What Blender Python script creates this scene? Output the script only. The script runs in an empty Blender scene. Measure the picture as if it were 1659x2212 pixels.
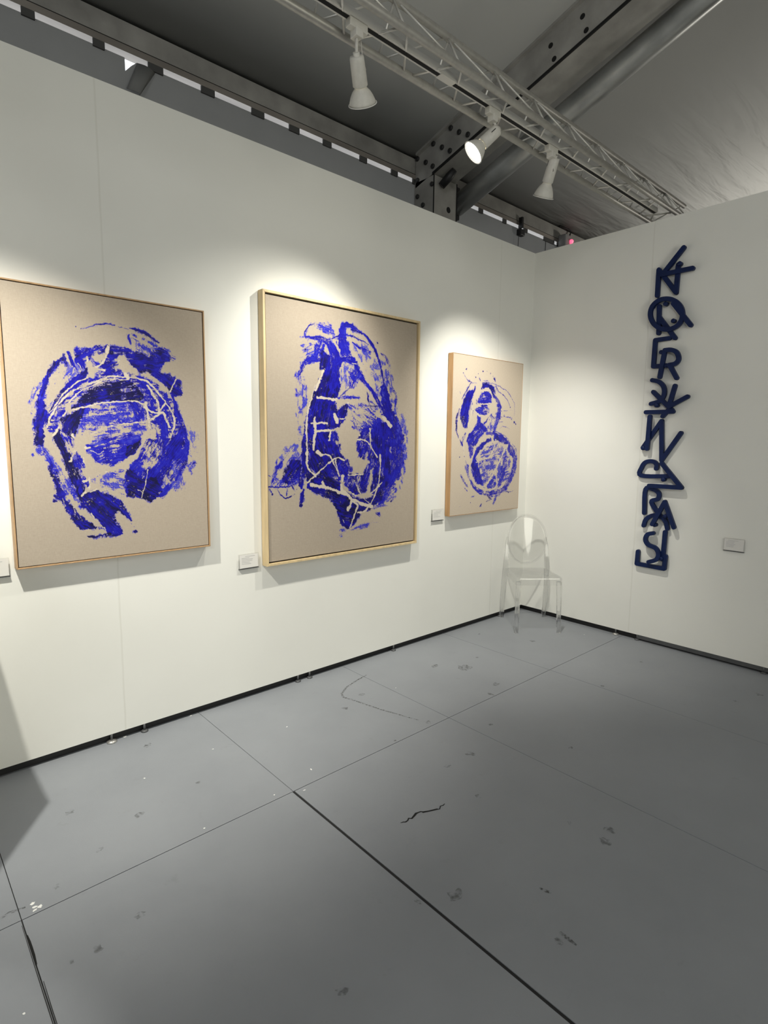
import bpy, bmesh, math, random
import numpy as np
from mathutils import Vector, Matrix
scene = bpy.context.scene
COL = scene.collection
# ---------------------------------------------------------------- camera
cam_d = bpy.data.cameras.new('camera'); cam = bpy.data.objects.new('camera', cam_d); COL.objects.link(cam)
YAW, PITCH, ROLL, FPX = 0.835469, 0.124864, 0.009824, 1232.64
fw = Vector((math.cos(YAW)*math.cos(PITCH), math.sin(YAW)*math.cos(PITCH), -math.sin(PITCH)))
rt = Vector((math.sin(YAW), -math.cos(YAW), 0)); up = rt.cross(fw)
rt2 = rt*math.cos(ROLL)+up*math.sin(ROLL); up2 = -rt*math.sin(ROLL)+up*math.cos(ROLL)
M = Matrix((rt2, up2, -fw)).transposed().to_4x4(); M.translation = Vector((-4.261, -2.864, 1.494))
cam.matrix_world = M
cam_d.sensor_fit = 'VERTICAL'; cam_d.sensor_height = 36.0; cam_d.lens = FPX/2212*36.0
cam_d.clip_start = 0.02; cam_d.clip_end = 200
scene.camera = cam
# ---------------------------------------------------------------- world, exposure, light levels
vs = scene.view_settings
vs.view_transform = 'Standard'; vs.look = 'None'; vs.gamma = 1.0; vs.use_curve_mapping = False
vs.exposure = 0.0
scene.cycles.transparent_max_bounces = 32
scene.cycles.max_bounces = 10
world = bpy.data.worlds.new('daylight'); scene.world = world; world.use_nodes = True
world.node_tree.nodes['Background'].inputs[0].default_value = (0.90, 0.95, 1.0, 1)
world.node_tree.nodes['Background'].inputs[1].default_value = 1.6
SPOT_W = 100.0
SPOT_COL = (1.0, 0.965, 0.86)
def area_light(name, loc, target, size, watts, col):
    d = bpy.data.lights.new(name, 'AREA'); d.shape = 'DISK'; d.size = size; d.energy = watts; d.color = col
    o = bpy.data.objects.new(name, d); COL.objects.link(o); o.location = loc
    o.rotation_euler = (Vector(target)-Vector(loc)).to_track_quat('-Z', 'Y').to_euler()
    return o
# two unseen fill discs added to lift walls and roof, and the booth next door
area_light('wall_fill_light', (-3.2, -6.2, 1.6), (-2.2, 0, 2.3), 2.4, 76, (1.0, 0.98, 0.86))
area_light('roof_fill_light', (-7.5, -5.0, 3.6), (-2, 0, 4.2), 2.0, 75, (0.96, 0.98, 1.0))
area_light('neighbour_booth_light', (3.6, -1.6, 2.6), (3.2, -0.4, 4.3), 0.5, 38, (1.0, 0.95, 0.86))

# ---------------------------------------------------------------- helpers
def sl(c):
    return tuple(((x/255)/12.92 if x/255 <= .04045 else ((x/255+.055)/1.055)**2.4) for x in c)+(1,)
def new_mat(name):
    m = bpy.data.materials.new(name); m.use_nodes = True
    nt = m.node_tree; b = nt.nodes['Principled BSDF']
    return m, nt, b
def mat(name, col, rough=.5, metal=0., noise=0., nscale=20., bump=0., bscale=60., spec=.5, stretch=None):
    m, nt, b = new_mat(name)
    b.inputs['Base Color'].default_value = tuple(col[:3])+(1,)
    b.inputs['Roughness'].default_value = rough; b.inputs['Metallic'].default_value = metal
    b.inputs['Specular IOR Level'].default_value = spec
    tc = nt.nodes.new('ShaderNodeTexCoord')
    src = tc.outputs['Object']
    if stretch:
        mp = nt.nodes.new('ShaderNodeMapping'); mp.inputs['Scale'].default_value = stretch
        nt.links.new(src, mp.inputs['Vector']); src = mp.outputs['Vector']
    if noise:
        n = nt.nodes.new('ShaderNodeTexNoise'); n.inputs['Scale'].default_value = nscale; n.inputs['Detail'].default_value = 6
        nt.links.new(src, n.inputs['Vector'])
        r = nt.nodes.new('ShaderNodeValToRGB'); r.color_ramp.elements[0].position = .3; r.color_ramp.elements[1].position = .7
        r.color_ramp.elements[0].color = tuple(c*(1-noise) for c in col[:3])+(1,)
        r.color_ramp.elements[1].color = tuple(min(1, c*(1+noise)) for c in col[:3])+(1,)
        nt.links.new(n.outputs['Fac'], r.inputs['Fac']); nt.links.new(r.outputs['Color'], b.inputs['Base Color'])
    if bump:
        n2 = nt.nodes.new('ShaderNodeTexNoise'); n2.inputs['Scale'].default_value = bscale; n2.inputs['Detail'].default_value = 4
        nt.links.new(src, n2.inputs['Vector'])
        bp = nt.nodes.new('ShaderNodeBump'); bp.inputs['Strength'].default_value = bump; bp.inputs['Distance'].default_value = .01
        nt.links.new(n2.outputs['Fac'], bp.inputs['Height']); nt.links.new(bp.outputs['Normal'], b.inputs['Normal'])
    return m

class MB:
    def __init__(s): s.v = []; s.f = []; s.smooth = []
    def add(s, vs_, fs, smooth=False):
        o = len(s.v); s.v += [tuple(p) for p in vs_]; s.f += [tuple(i+o for i in q) for q in fs]; s.smooth += [smooth]*len(fs); return s
    def box(s, lo, hi):
        x0, y0, z0 = lo; x1, y1, z1 = hi
        return s.add([(x0,y0,z0),(x1,y0,z0),(x1,y1,z0),(x0,y1,z0),(x0,y0,z1),(x1,y0,z1),(x1,y1,z1),(x0,y1,z1)],
                     [(0,3,2,1),(4,5,6,7),(0,1,5,4),(1,2,6,5),(2,3,7,6),(3,0,4,7)])
    def hexa(s, p):   # 8 points ordered as in box
        return s.add(p, [(0,3,2,1),(4,5,6,7),(0,1,5,4),(1,2,6,5),(2,3,7,6),(3,0,4,7)])
    def sweep(s, pts, rad, n=12, cap=True, closed=False, square=False, ref=None):
        pts = [Vector(p) for p in pts]; N = len(pts)
        rad = rad if isinstance(rad, (list, tuple)) else [rad]*N
        rings = []; u = None
        for i, p in enumerate(pts):
            if closed: t = pts[(i+1) % N]-pts[i-1]
            else: t = pts[min(i+1, N-1)]-pts[max(i-1, 0)]
            t.normalize()
            if u is None:
                r0 = Vector(ref) if ref else (Vector((0,0,1)) if abs(t.z) < .9 else Vector((0,1,0)))
                u = t.cross(r0).normalized()
            else:
                u = (u-t*u.dot(t)).normalized()
            w = t.cross(u)
            k = 4 if square else n
            off = math.pi/4 if square else 0
            rr = rad[i]*(math.sqrt(2) if square else 1)
            rings.append([p+(u*math.cos(off+2*math.pi*j/k)+w*math.sin(off+2*math.pi*j/k))*rr for j in range(k)])
        k = len(rings[0]); vs_ = [q for r in rings for q in r]; fs = []
        R = N if closed else N-1
        for i in range(R):
            a = i*k; b = ((i+1) % N)*k
            for j in range(k): fs.append((a+j, a+(j+1) % k, b+(j+1) % k, b+j))
        s.add(vs_, fs, not square)
        if cap and not closed:
            o = len(s.v)-len(vs_)
            s.f.append(tuple(o+j for j in reversed(range(k)))); s.f.append(tuple(o+(N-1)*k+j for j in range(k))); s.smooth += [False, False]
        return s
    def lathe(s, prof, origin, axis, n=28, smooth=True):   # prof: (dist along axis, radius)
        o = Vector(origin); a = Vector(axis).normalized()
        u = a.cross(Vector((0,0,1)) if abs(a.z) < .9 else Vector((1,0,0))).normalized(); w = a.cross(u)
        vs_ = []; fs = []
        for d, r in prof:
            for j in range(n):
                th = 2*math.pi*j/n; vs_.append(o+a*d+(u*math.cos(th)+w*math.sin(th))*r)
        for i in range(len(prof)-1):
            for j in range(n): fs.append((i*n+j, i*n+(j+1) % n, (i+1)*n+(j+1) % n, (i+1)*n+j))
        return s.add(vs_, fs, smooth)
    def prism(s, poly, axis, lo, hi):  # poly of 2-D points in the plane without `axis`, extruded along axis
        n = len(poly); vs_ = []
        for h in (lo, hi):
            for a, b in poly:
                p = [a, b]; p.insert(axis, h); vs_.append(p)
        fs = [tuple(range(n)), tuple(range(2*n-1, n-1, -1))]+[(i, i+n, (i+1) % n+n, (i+1) % n) for i in range(n)]
        return s.add(vs_, fs)
    def build(s, name, m, parent=None, bevel=0., loc=None):
        me = bpy.data.meshes.new(name)
        org = Vector((0,0,0))
        if parent is None and s.v:
            a = np.array(s.v); org = Vector(((a[:,0].min()+a[:,0].max())/2, (a[:,1].min()+a[:,1].max())/2, a[:,2].min()))
        elif parent is not None: org = parent.location
        me.from_pydata([tuple(Vector(p)-org) for p in s.v], [], s.f)
        bm = bmesh.new(); bm.from_mesh(me); bmesh.ops.recalc_face_normals(bm, faces=bm.faces); bm.to_mesh(me); bm.free()
        me.polygons.foreach_set('use_smooth', s.smooth); me.materials.append(m); me.update()
        o = bpy.data.objects.new(name, me); COL.objects.link(o)
        if parent is None: o.location = org
        else: attach(o, parent)
        if bevel:
            b = o.modifiers.new('bevel', 'BEVEL'); b.width = bevel; b.segments = 2; b.limit_method = 'ANGLE'
        return o
def attach(o, parent):
    # a part of a thing, or a sub-part whose own origin is that of the thing
    o.parent = parent
def empty(name, loc, label, cat, group=None):
    o = bpy.data.objects.new(name, None); COL.objects.link(o); o.location = loc; o.empty_display_size = .1
    return tag(o, label, cat, group)
def tag(o, label, cat, group=None):
    o['label'] = label; o['category'] = cat
    if group: o['group'] = group
    return o
def structure(o): o['kind'] = 'structure'; return o
def part_of_mesh(mb, name, m, root, sub=None, bevel=0.):
    """mesh in world coordinates -> child of root, or of root's part `sub`"""
    o = mb.build(name, m, root, bevel)
    if sub is not None: o.parent = sub
    return o

PAINT_A = [
('F',[(240,274),(203,309),(166,350),(143,409),(123,467),(108,524),(99,587),(94,670),(128,676),(135,593),(151,535),(140,516),(139,472),(156,427),(179,368),(210,327)],0.97,0.6),
('F',[(318,334),(258,375),(208,430),(175,496),(143,561),(141,586),(169,547),(207,497),(252,430),(306,387),(326,356)],0.97,0.6),
('F',[(213,327),(261,323),(296,345),(252,382),(202,430),(170,489),(146,510),(145,472),(169,407)],0.22,0.4),
('S',[(227,281),(232,306),(236,331)],15,0.9,0.6),
('S',[(246,270),(259,304),(272,338)],17,0.9,0.6),
('S',[(279,257),(289,294),(305,332)],37,0.85,0.6),
('F',[(270,261),(313,243),(363,231),(414,222),(412,242),(362,261),(335,290),(309,318),(290,333)],0.85,0.6),
('S',[(341,289),(359,314),(384,311),(405,283)],23,0.8,0.5),
('F',[(414,225),(493,216),(519,234),(560,246),(601,256),(602,235),(646,206),(682,227),(703,253),(657,293),(634,330),(556,330),(509,300),(485,254),(438,273),(397,310),(392,284),(409,256)],0.93,0.6),
('F',[(384,311),(450,278),(469,303),(474,351),(434,361),(388,357)],0.75,0.7),
('F',[(306,384),(382,351),(461,345),(528,353),(554,379),(394,377),(323,416)],0.6,0.65),
('S',[(513,134),(571,145),(612,164),(643,185)],17,1,0.6),
('S',[(509,163),(514,204)],20,0.6,0.6),
('F',[(522,162),(605,165),(646,202),(711,223),(710,252),(665,285),(602,235),(532,242)],0.33,0.4),
('S',[(305,164),(342,146),(406,130),(457,133),(506,140)],5,0.75,0.6),
('S',[(374,137),(409,130)],9,1,0.8),
('F',[(627,317),(700,336),(744,361),(748,423),(703,433),(679,391),(626,352),(598,333)],0.97,0.55),
('F',[(147,593),(205,488),(292,411),(447,349),(597,358),(695,448),(721,587),(658,639),(580,590),(565,448),(394,377),(265,465),(201,559),(185,624)],0.66,0.62),
('F',[(250,518),(277,478),(329,422),(393,391),(480,367),(526,388),(565,448),(522,479),(455,475),(389,482),(325,492)],0.9,0.85),
('F',[(416,457),(451,400),(485,398),(523,451),(475,474)],0.0,0.4),
('F',[(568,378),(638,401),(696,441),(719,528),(708,617),(629,640),(580,604),(581,490),(558,449)],0.52,0.6),
('F',[(287,503),(389,485),(522,479),(573,512),(559,605),(448,627),(318,643),(266,570)],0.55,0.38),
('F',[(508,479),(564,477),(572,547),(533,556),(493,522)],0.8,0.5),
('F',[(201,559),(262,524),(306,499),(282,556),(265,590),(247,643),(210,611)],0.95,0.85),
('F',[(297,676),(375,639),(461,627),(547,619),(538,669),(477,726),(408,767),(344,745),(305,707)],0.88,0.4),
('F',[(472,683),(539,648),(512,705),(463,733)],0.95,0.8),
('F',[(128,676),(148,774),(167,853),(182,907),(203,956),(237,1013),(260,1044),(313,1045),(275,996),(228,951),(206,909),(182,841),(174,775),(144,689)],0.93,0.65),
('F',[(165,625),(193,703),(218,789),(244,871),(265,933),(301,977),(328,951),(287,880),(269,811),(250,750),(217,690),(199,598)],0.95,0.85),
('F',[(136,689),(189,775),(233,857),(265,947),(206,902),(170,807)],0.38,0.4),
('F',[(203,617),(238,643),(264,723),(284,811),(306,881),(274,879),(250,756),(218,676)],0.6,0.6),
('F',[(482,768),(533,712),(571,640),(658,647),(704,632),(741,557),(767,616),(775,691),(761,767),(711,841),(680,878),(648,914),(611,919),(573,940),(524,923),(469,911),(451,846)],0.93,0.5),
('F',[(467,789),(549,835),(607,823),(634,898),(573,939),(476,911)],0.97,0.8),
('E',[(574,655),(647,654),(648,713),(580,785),(538,752)],0.55),
('E',[(699,758),(730,751),(689,840),(619,904),(643,839)],0.5),
('S',[(700,426),(720,498),(744,572),(765,646),(770,714)],26,0.97,0.5),
('F',[(308,826),(374,801),(447,796),(471,861),(435,916),(356,890)],0.3,0.35),
('F',[(280,893),(331,875),(382,902),(434,927),(459,975),(478,1026),(448,1003),(419,972),(400,1006),(431,1073),(430,1089),(380,1091),(337,1029),(307,981),(265,947)],0.97,0.65),
('F',[(203,956),(226,975),(273,1023),(355,1057),(260,1044),(230,1012)],0.97,0.65),
('S',[(680,870),(641,913),(603,918)],27,0.75,0.5),
('F',[(691,766),(808,760),(786,844),(716,917),(672,877)],0.3,0.3),
('F',[(767,571),(837,615),(817,730),(778,729)],0.14,0.3),
('F',[(102,437),(135,409),(119,479),(97,525)],0.25,0.4),
('F',[(92,670),(131,676),(123,709),(95,708)],0.35,0.4),
('S',[(162,893),(182,907),(194,898)],22,0.85,0.8),
('S',[(155,912),(169,920)],7,0.8,0.8),
('C',[(140,609),(173,534),(230,457),(305,407),(355,387),(420,363),(500,357),(582,373),(637,423),(672,471),(707,543),(685,632)],9),
('C',[(213,546),(253,472),(304,423),(394,380),(493,366)],6),
('C',[(161,535),(218,448),(281,392),(332,355),(322,297)],7),
('C',[(396,337),(333,329),(323,291)],10),
('C',[(463,290),(481,336),(493,356)],24),
('C',[(414,228),(392,291),(345,341)],14),
('C',[(244,522),(325,494),(422,475),(509,467),(571,480)],8),
('C',[(571,469),(582,547),(569,619),(534,687),(476,750),(407,784),(335,806),(283,838)],12),
('C',[(261,660),(351,605),(450,575),(582,558)],7),
('C',[(563,491),(619,517),(665,472)],10),
('C',[(585,391),(622,459),(634,516)],13),
('C',[(589,554),(648,516),(683,580)],11),
('C',[(245,623),(266,683),(285,730),(298,791),(307,846),(273,899)],13),
('C',[(232,743),(253,696),(315,683)],12),
('C',[(258,663),(299,629),(382,621)],9),
('C',[(133,631),(168,631),(199,585)],13),
('C',[(139,638),(159,689),(186,729)],10),
('C',[(718,349),(689,409)],9),
('C',[(307,984),(330,1028),(364,1063)],6),
('C',[(306,881),(344,869),(383,878)],8),
('C',[(531,922),(569,792)],4),
('D',[(133,633,7),(500,1084,7),(492,1087,6),(305,164,3),(158,919,5),(284,154,2)]),
('S',[(289,1084),(305,1082),(321,1094),(334,1086),(353,1094)],9,1,0.9),
('S',[(345,1100),(360,1084),(367,1101)],8,1,0.9),
('S',[(363,1084),(383,1084),(367,1099)],8,1,0.9),
('S',[(383,1094),(427,1091)],16,0.95,0.7),
('S',[(283,1083),(308,1088)],8,1,0.9),
('S',[(477,1041),(497,1065)],4,0.6,0.6),
('S',[(784,762),(816,764)],6,1,0.7),
('S',[(95,512),(96,550)],7,0.35,0.4),
('S',[(143,459),(147,497)],4,0.3,0.4)]
PAINT_B = [
('S',[(280,222),(275,190),(305,156),(357,130)],10,1,0.6),
('F',[(355,156),(416,122),(468,137),(495,178),(458,187),(396,171)],0.55,0.4),
('S',[(285,215),(375,214),(437,231),(468,289),(479,355)],32,0.9,0.55),
('F',[(255,225),(314,225),(395,256),(395,321),(314,330),(254,368)],0.28,0.4),
('F',[(324,252),(375,226),(421,241),(395,309),(354,309)],0.75,0.5),
('S',[(239,425),(274,370),(324,337),(395,338),(447,382)],38,0.9,0.5),
('F',[(210,451),(254,368),(278,446),(297,566),(261,650),(235,814),(218,571)],0.36,0.35),
('F',[(395,281),(479,313),(505,377),(533,476),(505,555),(505,632),(594,576),(572,681),(527,725),(457,740),(356,771),(300,855),(309,981),(392,1027),(288,1027),(248,1022),(249,855),(270,739),(299,607),(338,506),(374,397)],0.96,0.65),
('E',[(283,405),(333,368),(405,386),(363,455),(322,524),(297,566)],0.85),
('S',[(560,116),(549,197),(582,269),(604,309)],78,0.96,0.42),
('S',[(538,140),(565,111),(620,112),(700,140)],32,0.95,0.5),
('S',[(620,133),(723,149),(806,218),(856,310),(895,433),(902,533)],17,1,0.6),
('S',[(893,470),(929,605),(989,725),(1019,838),(1006,981),(943,1103),(880,1196)],140,0.96,0.55),
('S',[(447,217),(522,179),(598,165),(677,181),(765,205)],10,0.95,0.6),
('S',[(458,228),(505,293),(505,386),(478,480),(446,558)],57,0.96,0.5),
('S',[(505,344),(565,313),(632,314),(672,362),(707,412),(779,477)],42,0.95,0.5),
('S',[(532,215),(554,272),(565,321)],31,0.8,0.5),
('F',[(599,412),(644,339),(707,403),(650,477),(599,472)],0.75,0.4),
('F',[(533,341),(610,325),(610,471),(544,493)],0.26,0.3),
('F',[(621,213),(747,207),(844,311),(870,435),(773,424),(678,293)],0.2,0.35),
('S',[(632,204),(712,237),(783,247)],21,0.55,0.6),
('F',[(784,397),(895,415),(903,560),(834,537)],0.28,0.35),
('F',[(881,308),(944,320),(1005,555),(1100,665),(1126,935),(1049,1128),(1045,905),(961,622)],0.32,0.3),
('S',[(868,247),(918,277),(950,329)],18,0.7,0.6),
('S',[(971,455),(1004,509),(999,574)],23,0.7,0.6),
('S',[(907,387),(959,465)],16,0.5,0.5),
('S',[(500,555),(566,543),(691,536)],19,0.8,0.45),
('S',[(533,536),(588,498),(622,479)],10,0.9,0.6),
('F',[(599,593),(798,557),(879,635),(875,810),(752,784),(634,714)],0.55,0.5),
('S',[(749,497),(762,550),(780,593)],15,0.95,0.8),
('S',[(779,468),(834,537),(891,625)],29,0.85,0.6),
('S',[(750,590),(847,581)],9,0.9,0.8),
('S',[(657,687),(680,722)],11,0.8,0.6),
('S',[(634,688),(657,731)],8,0.8,0.6),
('F',[(727,730),(861,681),(937,726),(876,950),(784,994),(749,1132),(647,1154),(567,1077),(601,1016),(718,1011),(783,939),(681,910),(657,811)],0.86,0.6),
('F',[(800,728),(936,670),(961,1047),(886,1196),(785,1143),(814,949)],0.93,0.6),
('F',[(288,1023),(456,1020),(544,1068),(567,1113),(647,1163),(755,1188),(866,1138),(886,1196),(786,1255),(707,1268),(648,1346),(602,1371),(544,1337),(505,1226),(456,1169),(370,1129),(287,1091)],0.96,0.75),
('F',[(311,739),(435,753),(500,812),(527,943),(527,1031),(392,1027),(309,965),(300,839)],0.96,0.65),
('F',[(446,744),(516,769),(566,926),(606,1052),(522,1053),(494,899)],0.92,0.6),
('F',[(522,926),(600,927),(635,1035),(544,1050)],0.8,0.6),
('E',[(522,734),(623,732),(675,838),(635,910),(555,900),(511,812)],0.68),
('E',[(670,910),(753,884),(741,984),(658,1009)],0.5),
('E',[(600,610),(750,586),(799,674),(680,731),(600,671)],0.45),
('F',[(249,913),(180,879),(123,903),(66,959),(41,1038),(45,1079),(149,1076),(248,1047)],0.5,0.4),
('F',[(121,993),(180,920),(244,930),(243,1021),(154,1063),(116,1049)],0.95,0.7),
('E',[(93,976),(151,912),(151,953),(112,1017),(74,1040)],0.8),
('S',[(13,1073),(149,1076),(223,1054)],9,0.95,0.7),
('S',[(46,1055),(61,991),(118,928)],19,0.8,0.5),
('F',[(85,927),(171,831),(240,773),(249,905),(171,888)],0.22,0.3),
('S',[(36,1086),(52,1113)],8,0.9,0.7),
('S',[(82,1089),(110,1123),(139,1143),(187,1127),(217,1087)],8,0.9,0.7),
('S',[(149,1084),(143,1133)],8,0.9,0.7),
('S',[(178,1069),(197,1103)],11,0.7,0.7),
('S',[(17,997),(42,1016)],6,0.9,0.7),
('S',[(262,1098),(246,1156),(238,1194)],24,0.95,0.65),
('S',[(238,1021),(247,1089)],33,0.9,0.7),
('C',[(353,473),(322,548),(296,648),(285,756),(289,855),(291,964),(350,1021)],15),
('C',[(405,394),(374,471),(353,514)],21),
('C',[(363,553),(457,557),(639,581)],18),
('C',[(341,748),(457,748),(566,733),(692,775)],16),
('C',[(347,675),(346,755),(335,864)],21),
('C',[(321,705),(435,704)],13),
('C',[(457,753),(451,804)],18),
('C',[(494,649),(516,700)],27),
('C',[(533,675),(622,666)],9),
('C',[(278,1066),(392,984),(500,918),(566,926)],12),
('C',[(392,888),(456,899),(500,969),(527,1023)],10),
('C',[(363,879),(392,890)],25),
('C',[(308,1066),(434,1098),(567,1140),(683,1202),(798,1239)],21),
('C',[(402,1062),(423,1097)],22),
('C',[(555,1032),(555,1113),(624,1180),(601,1242)],27),
('C',[(624,1189),(674,1219),(660,1264),(616,1357)],14),
('C',[(863,903),(865,1025),(816,1173),(731,1265),(683,1266)],13),
('C',[(647,1054),(707,1157),(792,1228)],8),
('C',[(567,1104),(683,1158),(791,1145),(884,1082)],10),
('C',[(848,638),(911,671),(962,711)],26),
('C',[(657,803),(752,811),(838,912)],11),
('C',[(775,729),(783,856)],12),
('C',[(601,1021),(718,1020)],10),
('C',[(500,925),(522,1014)],9),
('C',[(312,492),(297,583)],12),
('S',[(880,1210),(944,1200),(1016,1185)],23,0.5,0.45),
('F',[(891,1111),(1020,1049),(1016,1146),(905,1188)],0.42,0.4),
('S',[(805,1252),(880,1234),(938,1243)],20,0.5,0.5),
('D',[(836,188,6),(970,1211,7),(977,409,5),(279,285,7),(243,1191,11),(49,1111,7),(855,1289,9)]),
('S',[(836,1278),(868,1309)],27,0.7,0.6),
('S',[(625,1376),(744,1357),(859,1349)],30,0.38,0.35),
('F',[(477,1357),(544,1373),(625,1399),(544,1418)],0.3,0.3)]
PAINT_C = [
('D',[(150,103,6),(118,137,5),(188,191,7),(348,107,6),(262,154,5),(291,129,4),(397,103,3),(443,111,4),(473,130,3),(777,479,9),(800,491,7),(101,756,5),(715,361,6),(243,1110,5),(117,1131,3),(814,708,4)]),
('S',[(118,137),(158,174),(200,197),(278,201)],4,1,0.5),
('S',[(336,193),(456,188),(582,210),(678,245),(741,298),(774,345),(773,424)],5,0.9,0.5),
('S',[(537,233),(632,276),(688,321),(715,362)],6,0.9,0.5),
('S',[(487,142),(509,174)],14,0.9,0.7),
('S',[(308,159),(320,181)],8,0.8,0.6),
('S',[(351,172),(433,173)],6,0.6,0.6),
('S',[(513,208),(550,246)],14,0.7,0.7),
('S',[(209,204),(162,258),(109,332)],12,0.8,0.7),
('F',[(234,253),(255,265),(216,332),(191,412),(182,533),(133,535),(98,467),(102,403),(134,324),(182,263)],0.98,0.55),
('S',[(82,400),(53,482),(59,559),(78,614)],15,0.95,0.7),
('S',[(94,626),(139,682),(154,755)],13,0.85,0.7),
('S',[(258,225),(235,292)],19,0.9,0.6),
('F',[(347,191),(434,196),(497,216),(513,265),(470,244),(414,223),(333,230)],0.97,0.6),
('S',[(447,232),(495,277),(525,309)],19,0.95,0.7),
('F',[(291,348),(305,308),(340,266),(404,249),(459,279),(467,339),(388,350)],0.9,0.38),
('F',[(261,399),(323,367),(409,349),(445,402),(381,438),(305,437)],0.88,0.36),
('E',[(377,365),(437,403),(342,419)],0.8),
('S',[(495,284),(554,328),(568,410),(542,480),(510,557)],51,0.85,0.5),
('F',[(468,401),(547,411),(537,522),(476,551),(406,505),(415,464)],0.32,0.3),
('S',[(428,453),(395,491),(363,509)],13,0.9,0.6),
('S',[(457,415),(528,474)],7,0.8,0.6),
('F',[(308,487),(374,506),(425,545),(377,573),(335,614),(295,665),(253,670),(178,636),(187,596),(247,555)],0.9,0.4),
('S',[(222,345),(205,424),(193,510)],62,0.42,0.6),
('S',[(306,441),(314,494),(258,555)],48,0.9,0.42),
('S',[(278,316),(292,368)],15,0.7,0.6),
('S',[(160,577),(128,656)],41,0.55,0.6),
('S',[(199,649),(233,709),(230,762)],49,0.8,0.5),
('S',[(169,788),(198,856),(221,910)],39,0.5,0.5),
('S',[(410,580),(534,571),(652,611),(728,675),(795,755),(802,836),(768,915),(700,996),(607,1046),(480,1055),(356,1026),(266,973),(205,896)],50,0.75,0.5),
('F',[(468,610),(380,641),(306,682),(267,749),(238,823),(253,905),(320,962),(398,1000),(378,930),(339,860),(314,791),(301,757),(342,703),(414,655),(482,623)],0.95,0.45),
('F',[(340,716),(538,654),(657,689),(734,762),(743,907),(616,1003),(521,971),(398,993),(347,860)],0.45,0.3),
('F',[(511,571),(628,590),(728,675),(607,640),(513,620)],0.9,0.5),
('S',[(679,747),(650,868),(609,981)],65,0.85,0.42),
('F',[(442,974),(517,900),(566,944),(558,1008),(466,1012)],0.65,0.35),
('S',[(692,675),(743,718),(815,774)],45,0.75,0.5),
('S',[(784,784),(773,893),(746,951)],25,0.7,0.5),
('C',[(284,217),(277,290),(249,357),(212,457),(194,530)],29),
('C',[(266,495),(196,563),(153,656),(151,735)],32),
('C',[(311,787),(300,763),(341,723),(426,675),(503,641)],12),
('C',[(301,797),(366,800)],9),
('C',[(467,592),(337,641),(275,702),(237,789),(220,877),(276,953),(377,1006),(501,1019),(571,987),(559,922),(539,879)],18),
('C',[(669,686),(603,781),(528,879),(441,967),(376,1003)],23),
('C',[(339,246),(437,243),(474,305),(480,373),(446,423),(349,447),(256,406)],19),
('C',[(261,383),(344,354),(475,339)],9),
('C',[(537,626),(517,689),(464,752),(387,778)],15),
('C',[(658,697),(692,675)],33),
('S',[(115,890),(160,942),(206,987)],18,0.7,0.6),
('S',[(267,987),(334,1025),(435,1058)],27,0.45,0.5),
('S',[(447,1069),(508,1101)],16,0.8,0.8),
('S',[(567,1073),(530,1138)],31,0.6,0.45),
('S',[(359,1148),(388,1124)],8,0.9,0.7),
('S',[(438,1116),(496,1103)],6,0.9,0.8),
('S',[(672,1042),(752,1054),(798,1044)],5,0.9,0.7),
('S',[(703,1044),(740,1060)],6,0.9,0.7),
('S',[(152,982),(205,1018)],9,0.4,0.5),
('S',[(228,1067),(292,1057)],11,0.3,0.4),
('S',[(569,393),(639,394),(740,381)],5,0.6,0.5),
('S',[(589,430),(666,442),(744,448)],8,0.5,0.4),
('S',[(596,444),(653,421)],7,0.5,0.4),
('S',[(580,483),(659,481)],5,0.6,0.5),
('S',[(584,539),(629,513),(726,539)],5,0.5,0.4),
('S',[(714,447),(789,481)],7,0.5,0.5),
('S',[(82,276),(93,294)],7,0.5,0.5),
('S',[(764,654),(816,704),(827,770)],7,0.6,0.5)]
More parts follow.
